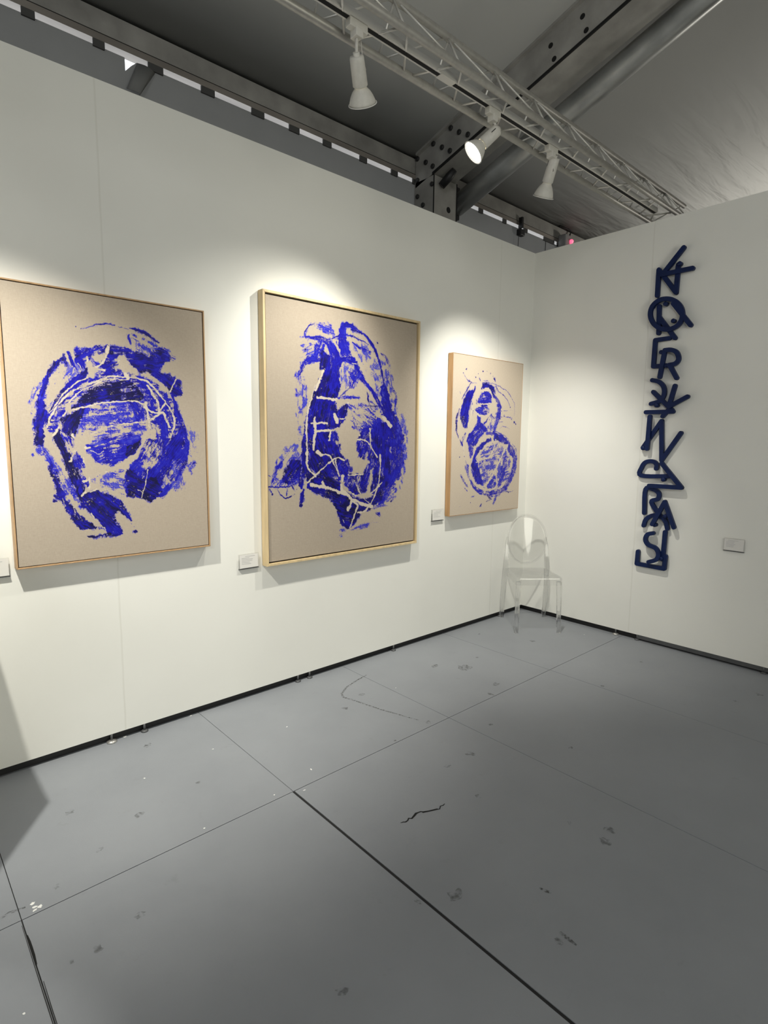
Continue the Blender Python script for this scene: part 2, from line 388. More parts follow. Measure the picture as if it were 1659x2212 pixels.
LETTERS = [
[(1,[(-1.2,2.812),(-1.08,2.675)]),(1,[(-1.267,2.664),(-1.068,2.663)])],
[(0,[(-1.035,2.705),(-1.036,2.529)]),(0,[(-1.035,2.705),(-1.163,2.528)]),(0,[(-1.163,2.528),(-1.166,2.712)])],
[(1,[(-1.224,2.372),(-1.221,2.341),(-1.208,2.314),(-1.186,2.295),(-1.156,2.284),(-1.123,2.283),(-1.088,2.293),(-1.056,2.312),(-1.029,2.339),(-1.011,2.372),(-1.003,2.406),(-1.006,2.438),(-1.02,2.465),(-1.044,2.484),(-1.074,2.494),(-1.108,2.493),(-1.143,2.483),(-1.174,2.463),(-1.199,2.436),(-1.216,2.405),(-1.224,2.372)]),(1,[(-1.158,2.453),(-1.282,2.291)])],
[(0,[(-1.055,2.454),(-1.063,2.268)]),(0,[(-1.06,2.379),(-1.178,2.221)])],
[(0,[(-1.138,2.224),(-1.044,2.222),(-1.042,2.039),(-1.137,2.038)])],
[(1,[(-1.122,2.142),(-1.099,1.96)]),(1,[(-1.122,2.142),(-1.165,2.14),(-1.203,2.119),(-1.219,2.073),(-1.199,2.044),(-1.158,2.037)]),(1,[(-1.162,2.037),(-1.215,1.944)])],
[(0,[(-1.041,1.943),(-1.088,1.928),(-1.123,1.891),(-1.13,1.835),(-1.103,1.793),(-1.043,1.775)])],
[(0,[(-1.054,1.859),(-1.193,1.724)]),(1,[(-1.208,1.891),(-1.177,1.755)]),(1,[(-1.296,1.813),(-1.178,1.75)])],
[(0,[(-1.199,1.715),(-1.011,1.716)]),(0,[(-1.178,1.74),(-1.132,1.684)])],
[(1,[(-1.049,1.683),(-1.044,1.452)])],
[(0,[(-1.005,1.459),(-1.126,1.651),(-1.145,1.372),(-1.263,1.565)])],
[(0,[(-1.111,1.31),(-1.112,1.34),(-1.084,1.361),(-1.035,1.355),(-1.007,1.317),(-1.007,1.255),(-1.21,1.26)])],
[(1,[(-1.155,1.35),(-1.3,1.185),(-1.077,1.185)])],
[(0,[(-1.047,0.979),(-1.045,1.154),(-1.104,1.158),(-1.142,1.132),(-1.138,1.092),(-1.094,1.063),(-1.167,0.963)])],
[(1,[(-1.118,0.905),(-1.195,1.076),(-1.269,0.9)])],
[(0,[(-1.049,0.886),(-1.063,0.934),(-1.11,0.968),(-1.167,0.966),(-1.203,0.932),(-1.219,0.882)])],
[(1,[(-1.128,0.84),(-1.09,0.826),(-1.076,0.787),(-1.098,0.751),(-1.153,0.732),(-1.176,0.692),(-1.164,0.65),(-1.111,0.623)])],
[(0,[(-1.205,0.857),(-1.202,0.654)])],
[(0,[(-1.02,0.686),(-1.017,0.592),(-1.216,0.588),(-1.22,0.68)])]]
PEGS = [(-1.178, 2.714), (-1.01, 2.459), (-1.102, 2.461), (-1.163, 2.337), (-1.096, 2.132), (-1.135, 2.036), (-1.088, 1.762), (-1.013, 1.455), (-1.171, 1.234), (-1.133, 0.901), (-1.202, 0.972), (-1.194, 0.66)]
CRACK = [(-2.81, -1.375), (-2.799, -1.379), (-2.792, -1.385), (-2.779, -1.384), (-2.767, -1.377), (-2.759, -1.386), (-2.741, -1.381), (-2.723, -1.375), (-2.714, -1.377), (-2.7, -1.38), (-2.697, -1.388), (-2.673, -1.4), (-2.64, -1.413), (-2.632, -1.42), (-2.615, -1.409), (-2.603, -1.413), (-2.59, -1.41)]
SCUFFS = [[(-1.987, -0.2), (-2.09, -0.223), (-2.201, -0.261), (-2.274, -0.309), (-2.298, -0.353), (-2.275, -0.428), (-2.236, -0.606), (-2.161, -0.84)], [(-2.686, -1.924), (-2.681, -1.947), (-2.674, -1.961)], [(-2.791, -2.06), (-2.794, -2.098), (-2.795, -2.122)], [(-3.994, -0.877), (-4.036, -0.868), (-4.062, -0.876)]]
STAINS = [(-2.21, -1.235, 0.022), (-2.373, -1.234, 0.016), (-2.447, -1.472, 0.014), (-2.227, -1.94, 0.022), (-2.303, -1.962, 0.02), (-2.919, -1.758, 0.028), (-3.037, -1.694, 0.012), (-3.406, -1.77, 0.018), (-2.824, -2.077, 0.014), (-1.905, -1.123, 0.012), (-0.988, -1.283, 0.014), (-1.412, -0.536, 0.05), (-1.541, -0.383, 0.035), (-1.211, -0.472, 0.014), (-1.469, -0.832, 0.025), (-1.611, -0.898, 0.018), (-2.376, -0.47, 0.02), (-3.562, -0.65, 0.018), (-3.731, -1.149, 0.016), (-3.866, -1.192, 0.015), (-3.766, -0.453, 0.016), (-3.738, -0.755, 0.014), (-3.292, -0.597, 0.012), (-3.348, -0.143, 0.02), (-1.795, -1.525, 0.014), (-0.384, -1.959, 0.02), (-0.596, -1.898, 0.016), (-0.417, -1.265, 0.014), (-2.309, -1.817, 0.012), (-3.901, -0.844, 0.012), (-3.935, -1.187, 0.012), (-0.634, -0.54, 0.02), (-0.818, -0.179, 0.015), (-0.339, -0.211, 0.012), (-2.138, -0.887, 0.018), (-2.403, -0.908, 0.008), (-2.194, -0.394, 0.02)]
FLECKS = [(-3.974, -0.875, 0.011), (-3.971, -0.895, 0.01), (-3.959, -0.903, 0.011), (-3.974, -0.909, 0.01), (-3.402, 0.015, 0.012), (-3.061, 0.01, 0.009), (-3.457, -0.412, 0.006), (-2.975, -0.95, 0.008), (-2.863, -0.84, 0.009), (-3.089, -0.893, 0.005), (-3.402, -0.897, 0.006), (-3.122, -0.385, 0.006), (-2.734, -0.435, 0.006), (-1.978, -0.463, 0.005), (-0.197, -0.722, 0.006), (-4.067, -1.268, 0.005)]
FEET = [(-3.468, 0.066), (-3.309, 0.052), (-2.375, 0.022), (-2.288, 0.022), (-1.563, 0.126), (-0.314, 0.085), (0.069, -0.877), (0.037, -1.046), (-0.003, -1.88)]

# ---------------------------------------------------------------- materials
def wall_material(name, seams, axis):
    m, nt, b = new_mat(name); L = nt.links
    base = (.80, .80, .755)
    tc = nt.nodes.new('ShaderNodeNewGeometry')
    n = nt.nodes.new('ShaderNodeTexNoise'); n.inputs['Scale'].default_value = 1.3; n.inputs['Detail'].default_value = 5
    L.new(tc.outputs['Position'], n.inputs['Vector'])
    r = nt.nodes.new('ShaderNodeValToRGB'); r.color_ramp.elements[0].position = .3; r.color_ramp.elements[1].position = .7
    r.color_ramp.elements[0].color = tuple(c*.965 for c in base)+(1,); r.color_ramp.elements[1].color = tuple(c*1.02 for c in base)+(1,)
    L.new(n.outputs['Fac'], r.inputs['Fac']); col = r.outputs['Color']
    sep = nt.nodes.new('ShaderNodeSeparateXYZ'); L.new(tc.outputs['Position'], sep.inputs[0])
    hsum = None
    wob = nt.nodes.new('ShaderNodeTexNoise'); wob.inputs['Scale'].default_value = 5; L.new(tc.outputs['Position'], wob.inputs['Vector'])
    for x in seams:
        d = nt.nodes.new('ShaderNodeMath'); d.operation = 'SUBTRACT'; L.new(sep.outputs[axis], d.inputs[0]); d.inputs[1].default_value = x
        w = nt.nodes.new('ShaderNodeMath'); w.operation = 'MULTIPLY_ADD'; L.new(wob.outputs['Fac'], w.inputs[0]); w.inputs[1].default_value = .006; L.new(d.outputs[0], w.inputs[2])
        a = nt.nodes.new('ShaderNodeMath'); a.operation = 'ABSOLUTE'; L.new(w.outputs[0], a.inputs[0])
        c = nt.nodes.new('ShaderNodeMapRange'); c.inputs['From Min'].default_value = 0; c.inputs['From Max'].default_value = .006
        c.inputs['To Min'].default_value = 1; c.inputs['To Max'].default_value = 0; L.new(a.outputs[0], c.inputs['Value'])
        if hsum is None: hsum = c.outputs[0]
        else:
            s = nt.nodes.new('ShaderNodeMath'); s.operation = 'MAXIMUM'; L.new(hsum, s.inputs[0]); L.new(c.outputs[0], s.inputs[1]); hsum = s.outputs[0]
    n2 = nt.nodes.new('ShaderNodeTexNoise'); n2.inputs['Scale'].default_value = 90; n2.inputs['Detail'].default_value = 3
    L.new(tc.outputs['Position'], n2.inputs['Vector'])
    mx = nt.nodes.new('ShaderNodeMixRGB'); mx.blend_type = 'MULTIPLY'; L.new(col, mx.inputs[1]); mx.inputs[2].default_value = (.91, .905, .89, 1)
    L.new(hsum, mx.inputs[0]); L.new(mx.outputs[0], b.inputs['Base Color'])
    hh = nt.nodes.new('ShaderNodeMath'); hh.operation = 'MULTIPLY_ADD'; L.new(n2.outputs['Fac'], hh.inputs[0]); hh.inputs[1].default_value = .25; L.new(hsum, hh.inputs[2])
    bp = nt.nodes.new('ShaderNodeBump'); bp.inputs['Strength'].default_value = .18; bp.inputs['Distance'].default_value = .003; bp.invert = True
    L.new(hh.outputs[0], bp.inputs['Height']); L.new(bp.outputs['Normal'], b.inputs['Normal'])
    b.inputs['Roughness'].default_value = .62; b.inputs['Specular IOR Level'].default_value = .25
    return m
M_WALL_L = wall_material('painted_wall_panels', (-3.397, -.455), 0)
M_WALL_R = wall_material('painted_wall_panels_right', (-.975, -3.9), 1)

def floor_material():
    m, nt, b = new_mat('grey_painted_floor'); L = nt.links
    g = nt.nodes.new('ShaderNodeNewGeometry')
    n = nt.nodes.new('ShaderNodeTexNoise'); n.inputs['Scale'].default_value = 1.6; n.inputs['Detail'].default_value = 8; n.inputs['Roughness'].default_value = .6
    L.new(g.outputs['Position'], n.inputs['Vector'])
    r = nt.nodes.new('ShaderNodeValToRGB'); r.color_ramp.elements[0].position = .32; r.color_ramp.elements[1].position = .68
    r.color_ramp.elements[0].color = (.225, .239, .262, 1); r.color_ramp.elements[1].color = (.262, .277, .300, 1)
    L.new(n.outputs['Fac'], r.inputs['Fac'])
    # faint dark specks and drag marks
    s = nt.nodes.new('ShaderNodeTexNoise'); s.inputs['Scale'].default_value = 9; s.inputs['Detail'].default_value = 10; s.inputs['Roughness'].default_value = .7
    L.new(g.outputs['Position'], s.inputs['Vector'])
    r2 = nt.nodes.new('ShaderNodeValToRGB'); r2.color_ramp.elements[0].position = .62; r2.color_ramp.elements[1].position = .78
    r2.color_ramp.elements[0].color = (0, 0, 0, 1); r2.color_ramp.elements[1].color = (1, 1, 1, 1)
    L.new(s.outputs['Fac'], r2.inputs['Fac'])
    mx = nt.nodes.new('ShaderNodeMixRGB'); mx.blend_type = 'MULTIPLY'; L.new(r.outputs['Color'], mx.inputs[1]); mx.inputs[2].default_value = (.86, .85, .83, 1)
    L.new(r2.outputs['Color'], mx.inputs[0]); L.new(mx.outputs[0], b.inputs['Base Color'])
    n2 = nt.nodes.new('ShaderNodeTexNoise'); n2.inputs['Scale'].default_value = 220; n2.inputs['Detail'].default_value = 2; L.new(g.outputs['Position'], n2.inputs['Vector'])
    bp = nt.nodes.new('ShaderNodeBump'); bp.inputs['Strength'].default_value = .12; bp.inputs['Distance'].default_value = .002
    L.new(n2.outputs['Fac'], bp.inputs['Height']); L.new(bp.outputs['Normal'], b.inputs['Normal'])
    rr = nt.nodes.new('ShaderNodeMapRange'); rr.inputs['To Min'].default_value = .42; rr.inputs['To Max'].default_value = .6
    L.new(n.outputs['Fac'], rr.inputs['Value']); L.new(rr.outputs[0], b.inputs['Roughness'])
    b.inputs['Specular IOR Level'].default_value = .35
    return m
M_FLOOR = floor_material()
M_SEAM = mat('seam_black', (.012, .012, .013), .8)
M_BLACK = mat('black_skirting', (.008, .008, .009), .5)
M_RAIL = mat('dusty_grey_rail', (.085, .088, .092), .45, .2, .15, 12)

def fabric_material():
    m, nt, b = new_mat('grey_tent_fabric'); L = nt.links
    g = nt.nodes.new('ShaderNodeNewGeometry')
    mp = nt.nodes.new('ShaderNodeMapping'); mp.inputs['Scale'].default_value = (1.1, 7.0, 7.0); mp.inputs['Rotation'].default_value = (0, 0, .32)
    L.new(g.outputs['Position'], mp.inputs['Vector'])
    n = nt.nodes.new('ShaderNodeTexNoise'); n.inputs['Scale'].default_value = 1.0; n.inputs['Detail'].default_value = 3; n.inputs['Distortion'].default_value = .4
    L.new(mp.outputs['Vector'], n.inputs['Vector'])
    sep = nt.nodes.new('ShaderNodeSeparateXYZ'); L.new(g.outputs['Position'], sep.inputs[0])
    mr = nt.nodes.new('ShaderNodeMapRange'); mr.inputs['From Min'].default_value = .6; mr.inputs['From Max'].default_value = 2.6
    mr.inputs['To Min'].default_value = .05; mr.inputs['To Max'].default_value = 1.0
    L.new(sep.outputs[0], mr.inputs['Value'])
    bp = nt.nodes.new('ShaderNodeBump'); bp.inputs['Distance'].default_value = .05
    L.new(mr.outputs[0], bp.inputs['Strength'])
    L.new(n.outputs['Fac'], bp.inputs['Height']); L.new(bp.outputs['Normal'], b.inputs['Normal'])
    n2 = nt.nodes.new('ShaderNodeTexNoise'); n2.inputs['Scale'].default_value = .8; n2.inputs['Detail'].default_value = 5; L.new(g.outputs['Position'], n2.inputs['Vector'])
    r = nt.nodes.new('ShaderNodeValToRGB'); r.color_ramp.elements[0].color = (.40, .405, .39, 1); r.color_ramp.elements[1].color = (.48, .485, .47, 1)
    L.new(n2.outputs['Fac'], r.inputs['Fac']); L.new(r.outputs['Color'], b.inputs['Base Color'])
    b.inputs['Roughness'].default_value = .7; b.inputs['Specular IOR Level'].default_value = .3
    return m
M_FABRIC = fabric_material()
M_TENTWALL = mat('grey_tent_wall_fabric', (.19, .193, .188), .7, 0, .08, 3)
def add_translucency(m, fac, col):
    nt = m.node_tree; b = nt.nodes['Principled BSDF']; out = nt.nodes['Material Output']
    t = nt.nodes.new('ShaderNodeBsdfTranslucent'); t.inputs['Color'].default_value = tuple(col)+(1,)
    mx = nt.nodes.new('ShaderNodeMixShader'); mx.inputs[0].default_value = fac
    nt.links.new(b.outputs[0], mx.inputs[1]); nt.links.new(t.outputs[0], mx.inputs[2]); nt.links.new(mx.outputs[0], out.inputs['Surface'])
add_translucency(M_TENTWALL, .05, (.58, .57, .54))
M_DARKSTRAP = mat('dark_strap', (.065, .065, .063), .8)
M_ALU_DULL = mat('dull_aluminium', (.30, .293, .272), .55, .1, .22, 6, stretch=(1, 1, 1))
M_STEEL = mat('galvanised_steel', (.46, .47, .455), .36, .65, .35, 9, .08, 30, stretch=(1, .35, .35))
M_BOLT = mat('dark_bolt', (.025, .025, .025), .5, .3)
M_HOLE = mat('dark_hole', (.004, .004, .004), .9)
M_TRUSS = mat('brushed_truss_aluminium', (.38, .37, .34), .45, .4, .1, 40)
M_ROD = mat('truss_rod_aluminium', (.62, .61, .57), .4, .45, .08, 40)
M_TRACKW = mat('white_track', (.58, .57, .53), .45)
M_LAMPW = mat('white_enamel_lamp', (.60, .585, .535), .5, 0, .05, 60)
M_LAMPRIM = mat('lamp_rim', (.75, .74, .70), .3)
M_CABLE = mat('black_cable', (.01, .01, .01), .6)
def emit(name, col, strength):
    m, nt, b = new_mat(name); b.inputs['Base Color'].default_value = (.8, .78, .7, 1)
    b.inputs['Emission Color'].default_value = tuple(col)+(1,); b.inputs['Emission Strength'].default_value = strength
    n = nt.nodes.new('ShaderNodeTexNoise'); n.inputs['Scale'].default_value = 80
    mr = nt.nodes.new('ShaderNodeMapRange'); mr.inputs['To Min'].default_value = .2; mr.inputs['To Max'].default_value = .3
    nt.links.new(n.outputs['Fac'], mr.inputs['Value']); nt.links.new(mr.outputs[0], b.inputs['Roughness'])
    return m
M_BULB = emit('lit_bulb_face', (1.0, .92, .74), 14)
M_RED = emit('red_pilot_light', (1.0, .06, .18), 1.6)
M_GREYBOX = mat('grey_plastic_box', (.25, .25, .25), .5)
M_OAK = mat('oak_frame', (.43, .275, .145), .5, 0, .16, 14, stretch=(3, 3, .35))
M_OAKB = mat('warm_oak_frame', (.50, .29, .13), .5, 0, .18, 14, stretch=(3, 3, .35))
M_MAPLE = mat('pale_maple_frame', (.66, .51, .29), .48, 0, .12, 14, stretch=(3, 3, .35))
M_GAP = mat('black_frame_rebate', (.008, .006, .005), .7)
M_LINENSIDE = mat('raw_linen_edge', (.5, .43, .34), .9)
M_LETTER = mat('deep_blue_lacquer', (.004, .014, .070), .5, 0, .15, 30, spec=.25)
M_PAPER = mat('white_card', (.72, .71, .68), .7)
M_INK = mat('grey_ink', (.42, .42, .42), .8)
M_FOOT = mat('bright_foot_metal', (.55, .54, .52), .3, .7)
M_PLINTH = mat('white_plinth_paint', (.78, .78, .75), .6)

def canvas_material(name='painted_linen', k=1.0):
    m, nt, b = new_mat(name); L = nt.links
    at = nt.nodes.new('ShaderNodeVertexColor'); at.layer_name = 'paint'
    sp = nt.nodes.new('ShaderNodeSeparateColor'); L.new(at.outputs['Color'], sp.inputs[0])   # r coverage, g thickness, b bare resist
    tc = nt.nodes.new('ShaderNodeTexCoord')
    def weave(sc):
        mp = nt.nodes.new('ShaderNodeMapping'); mp.inputs['Scale'].default_value = sc; L.new(tc.outputs['Object'], mp.inputs['Vector'])
        n = nt.nodes.new('ShaderNodeTexNoise'); n.inputs['Scale'].default_value = 1.0; n.inputs['Detail'].default_value = 2; L.new(mp.outputs['Vector'], n.inputs['Vector']); return n
    a = weave((60, 60, 900)); c = weave((900, 60, 60))
    s = nt.nodes.new('ShaderNodeMath'); s.operation = 'ADD'; L.new(a.outputs['Fac'], s.inputs[0]); L.new(c.outputs['Fac'], s.inputs[1])
    r = nt.nodes.new('ShaderNodeValToRGB'); r.color_ramp.elements[0].position = .30; r.color_ramp.elements[1].position = .70
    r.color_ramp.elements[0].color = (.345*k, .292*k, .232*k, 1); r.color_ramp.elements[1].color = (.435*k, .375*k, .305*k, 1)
    hf = nt.nodes.new('ShaderNodeMath'); hf.operation = 'MULTIPLY'; L.new(s.outputs[0], hf.inputs[0]); hf.inputs[1].default_value = .5
    L.new(hf.outputs[0], r.inputs['Fac'])
    lt = nt.nodes.new('ShaderNodeMixRGB'); lt.blend_type = 'MIX'; L.new(sp.outputs[2], lt.inputs[0]); L.new(r.outputs['Color'], lt.inputs[1]); lt.inputs[2].default_value = (.56, .50, .42, 1)
    br = nt.nodes.new('ShaderNodeValToRGB'); e = br.color_ramp.elements
    e[0].position = 0; e[0].color = (.085, .09, .43, 1); e[1].position = 1; e[1].color = (.003, .002, .045, 1)
    q = e.new(.32); q.color = (.012, .013, .40, 1); q = e.new(.6); q.color = (.005, .003, .30, 1); q = e.new(.8); q.color = (.005, .003, .15, 1)
    L.new(sp.outputs[1], br.inputs['Fac'])
    mx = nt.nodes.new('ShaderNodeMixRGB'); L.new(sp.outputs[0], mx.inputs[0]); L.new(lt.outputs[0], mx.inputs[1]); L.new(br.outputs['Color'], mx.inputs[2])
    L.new(mx.outputs[0], b.inputs['Base Color'])
    rg = nt.nodes.new('ShaderNodeMapRange'); rg.inputs['To Min'].default_value = .9; rg.inputs['To Max'].default_value = .5
    L.new(sp.outputs[0], rg.inputs['Value']); L.new(rg.outputs[0], b.inputs['Roughness'])
    b.inputs['Specular IOR Level'].default_value = .25
    return m
M_CANVAS = canvas_material()
M_CANVAS_LIT = canvas_material('painted_linen_lit', 1.32)  # same linen, the nearby lamp's extra brightness put into its colour

def clear_material(name, tint=(.975, .975, .975), edge=(.50, .51, .52), body=.1):
    m = bpy.data.materials.new(name); m.use_nodes = True; nt = m.node_tree; nt.nodes.clear(); L = nt.links
    out = nt.nodes.new('ShaderNodeOutputMaterial')
    tr = nt.nodes.new('ShaderNodeBsdfTransparent'); gl = nt.nodes.new('ShaderNodeBsdfGlossy'); gl.inputs['Roughness'].default_value = .06
    gl.inputs['Color'].default_value = (.95, .95, .95, 1)
    lw = nt.nodes.new('ShaderNodeLayerWeight'); lw.inputs['Blend'].default_value = .35
    ramp = nt.nodes.new('ShaderNodeValToRGB'); ramp.color_ramp.elements[0].position = .55; ramp.color_ramp.elements[0].color = tint+(1,)
    em = ramp.color_ramp.elements.new(.88); em.color = (.90, .90, .90, 1)
    ramp.color_ramp.elements[2].position = 1.0; ramp.color_ramp.elements[2].color = edge+(1,)
    L.new(lw.outputs['Facing'], ramp.inputs['Fac']); L.new(ramp.outputs['Color'], tr.inputs['Color'])
    fr = nt.nodes.new('ShaderNodeValToRGB'); e = fr.color_ramp.elements   # reflectance against viewing angle, the same from both sides
    e[0].position = 0; e[0].color = (.03, .03, .03, 1); e[1].position = 1; e[1].color = (.5, .5, .5, 1)
    q = e.new(.75); q.color = (.06, .06, .06, 1); q = e.new(.9); q.color = (.16, .16, .16, 1)
    L.new(lw.outputs['Facing'], fr.inputs['Fac'])
    mx = nt.nodes.new('ShaderNodeMixShader'); L.new(fr.outputs[0], mx.inputs[0]); L.new(tr.outputs[0], mx.inputs[1]); L.new(gl.outputs[0], mx.inputs[2])
    gs = nt.nodes.new('ShaderNodeBsdfGlass'); gs.inputs['IOR'].default_value = 1.45; gs.inputs['Roughness'].default_value = .01
    m2 = nt.nodes.new('ShaderNodeMixShader'); m2.inputs[0].default_value = body; L.new(mx.outputs[0], m2.inputs[1]); L.new(gs.outputs[0], m2.inputs[2])
    L.new(m2.outputs[0], out.inputs['Surface'])
    return m
M_CLEAR = clear_material('clear_polycarbonate')
M_CLEARLEG = clear_material('clear_polycarbonate_solid', edge=(.30, .31, .32), body=.55)
M_ACRYL = clear_material('clear_acrylic', (.97, .97, .97), (.5, .51, .52))

# ---------------------------------------------------------------- floor, walls, tent shell
XS = [-.021-.998*k for k in range(-8, 14)]           # panel joints across
YS = [2.9, .926+.148, -.926, -2.926, -4.926, -6.926, -8.926, -12.926, -16.5]
fl = MB()
for i in range(len(XS)-1):
    x1, x0 = XS[i], XS[i+1]
    for j in range(len(YS)-1):
        y1, y0 = YS[j], YS[j+1]
        g = lambda x, yy: .0058 if (abs(x+3.015) < .02 and yy < -.9) else (.0018 if (abs(x+4.013) < .03 and yy < -.9) else .0013)
        gy = .0016
        fl.box((x0+g(x0, y1), y0+gy, -.02), (x1-g(x1, y1), y1-gy, 0))
floor = structure(fl.build('floor', M_FLOOR))
# marks in the floor's paint: children of the floor
def ribbon(pts, w, z=.0004, seed=1):
    rnd = random.Random(seed); mb = MB(); vs_ = []; N = len(pts)
    for i, p in enumerate(pts):
        a = Vector(pts[max(0, i-1)]+(0,)); b = Vector(pts[min(N-1, i+1)]+(0,)); t = (b-a).normalized(); n = Vector((-t.y, t.x, 0))
        e = w*(.35+.65*math.sin(math.pi*(i+.5)/N))*rnd.uniform(.7, 1.3)
        c = Vector(p+(z,)); vs_ += [c+n*e, c-n*e]
    mb.add(vs_, [(2*i, 2*i+1, 2*i+3, 2*i+2) for i in range(N-1)]); return mb
def blobs(lst, z, seed, rough, n=14, sy=.7):
    rnd = random.Random(seed); mb = MB()
    for x, y, r in lst:
        ph = rnd.uniform(0, 6.28); vs_ = [(x, y, z)]
        el = rnd.uniform(.55, 1); an = rnd.uniform(0, 3.14)
        for k in range(n):
            a = 2*math.pi*k/n; q = r*(1+rough*rnd.uniform(-1, 1)); ux, uy = q*math.cos(a), q*el*math.sin(a)
            vs_.append((x+ux*math.cos(an)-uy*math.sin(an), y+ux*math.sin(an)+uy*math.cos(an), z))
        mb.add(vs_, [(0, 1+k, 1+(k+1) % n) for k in range(n)])
    return mb
def stain_material(name, col, cover, scale):
    m, nt, b = new_mat(name); L = nt.links
    b.inputs['Base Color'].default_value = col+(1,); b.inputs['Roughness'].default_value = .6
    g = nt.nodes.new('ShaderNodeNewGeometry'); n = nt.nodes.new('ShaderNodeTexNoise'); n.inputs['Scale'].default_value = scale; n.inputs['Detail'].default_value = 6
    L.new(g.outputs['Position'], n.inputs['Vector'])
    mr = nt.nodes.new('ShaderNodeMapRange'); mr.inputs['From Min'].default_value = .4; mr.inputs['From Max'].default_value = .65; mr.inputs['To Min'].default_value = 0; mr.inputs['To Max'].default_value = cover
    L.new(n.outputs['Fac'], mr.inputs['Value']); L.new(mr.outputs[0], b.inputs['Alpha'])
    return m
M_STAIN = stain_material('floor_grime', (.11, .112, .115), .5, 60)
M_SCUFF = stain_material('scuff_grime', (.07, .07, .068), .7, 90)
M_FLECK = mat('white_paint_fleck', (.82, .82, .80), .5)
def floor_child(mb, name, m):
    o = mb.build(name, m, floor); return o
floor_child(ribbon(CRACK, .0042, .0005), 'crack', M_HOLE)
for k, s in enumerate(SCUFFS): floor_child(ribbon(s, .007 if k == 0 else .006, .0004, k), 'scuff_mark', M_SCUFF)
o = floor_child(blobs(STAINS, .0003, 5, .35), 'grime_spots', M_STAIN); o['kind'] = 'stuff'
o = floor_child(blobs([(x, y, r*.7) for x, y, r in FLECKS], .0005, 9, .3), 'paint_flecks', M_FLECK); o['kind'] = 'stuff'
floor_child(ribbon([(-4.0115, -1.0), (-4.0110, -1.03), (-4.0108, -1.06), (-4.0110, -1.09), (-4.0122, -1.13)], .0036, .0006, 3), 'chipped_seam', M_HOLE)
floor_child(ribbon([(-4.0165, -.95), (-4.0170, -1.1), (-4.0172, -1.25), (-4.0170, -1.5), (-4.017, -1.9)], .0013, .0006, 4), 'chipped_seam', M_SEAM)
floor_child(ribbon([(-4.0085, -1.2), (-4.0095, -1.3), (-4.0095, -1.4), (-4.009, -1.6)], .0010, .0006, 6), 'chipped_seam', M_SEAM)
structure(MB().box((-13.1, -16.5, -.08), (8, 2.9, -.0025)).build('trim_1', M_SEAM))           # black underlay seen in the joints

ZT = 3.05
ZB = .042
structure(MB().box((-8, 0, ZB), (.075, .075, ZT)).build('wall_left', M_WALL_L))
structure(MB().box((0, -6.0, ZB), (.075, 0, ZT)).build('wall_right', M_WALL_R))
structure(MB().box((-8, .026, 0), (.06, .05, ZB)).build('baseboard_left', M_BLACK))
bb = structure(MB().box((.024, -6.0, 0), (.05, .026, ZB)).build('baseboard_right', M_BLACK))
structure(MB().box((-.001, -6.0, .014), (.03, -1.045, ZB+.001)).build('trim_2', M_RAIL))
# tent shell
SL = .295
zr = lambda y: 3.807+SL*(.716-y)
X0, X1, YR, YF = -13., 8., -8.0, -16.5
rf = MB()
def roof_sheet(y0, z0, y1, z1, x0, x1, sag):
    n = 24; k = 12; vs_ = []; fs = []
    for i in range(n+1):
        for j in range(k+1):
            a = j/k; x = x0+(x1-x0)*i/n; y = y0+(y1-y0)*a
            vs_.append((x, y, z0+(z1-z0)*a+sag*math.sin(math.pi*i/n)*0))
    for i in range(n):
        for j in range(k): fs.append((i*(k+1)+j, (i+1)*(k+1)+j, (i+1)*(k+1)+j+1, i*(k+1)+j+1))
    rf.add(vs_, fs, True)
roof_sheet(.78, zr(.78)-.003, YR, zr(YR), X0, X1, 0)
roof_sheet(YR, zr(YR), YF, zr(YR)-SL*(YR-YF), X0, X1, 0)
ceil = structure(rf.build('ceiling', M_FABRIC))
sm = ceil.modifiers.new('thick', 'SOLIDIFY'); sm.thickness = .01; sm.offset = 1 if False else -1
# tent side wall behind the booth, hung below the eave with a strip of daylight above it; a corner of it has come loose
ZG = 3.603
tw = MB()
n0 = 60
tx = [X0+(-3.02-X0)*i/20 for i in range(21)]
def twall(xs, top):
    vs_ = []; fs = []
    for i, x in enumerate(xs): vs_ += [(x, .705, 0), (x, .705, top(x))]
    for i in range(len(xs)-1): fs.append((2*i, 2*i+2, 2*i+3, 2*i+1))
    tw.add(vs_, fs)
twall([X0, -3.021], lambda x: ZG)
twall([-3.021, -3.02, -2.985, -2.96, -2.955], lambda x: {-3.021: ZG, -3.02: 3.535, -2.985: 3.575, -2.96: 3.598, -2.955: ZG}[x])
twall([-2.955, 1.48], lambda x: ZG)
twall([1.48, X1], lambda x: ZG)
wb = structure(tw.build('wall_outer', M_TENTWALL))
structure(MB().box((X0, YF-.02, 0), (X1, YF, zr(YR)-SL*(YR-YF))).build('wall_far', M_TENTWALL))
gab = [(.70, 0), (.70, 3.8), (YR, zr(YR)-.01), (YF, zr(YR)-SL*(YR-YF)), (YF, 0)]
structure(MB().prism(gab, 0, X1-.02, X1).build('wall_gable', M_TENTWALL))
structure(MB().prism(gab, 0, X0, X0+.02).build('wall_entrance', M_TENTWALL))

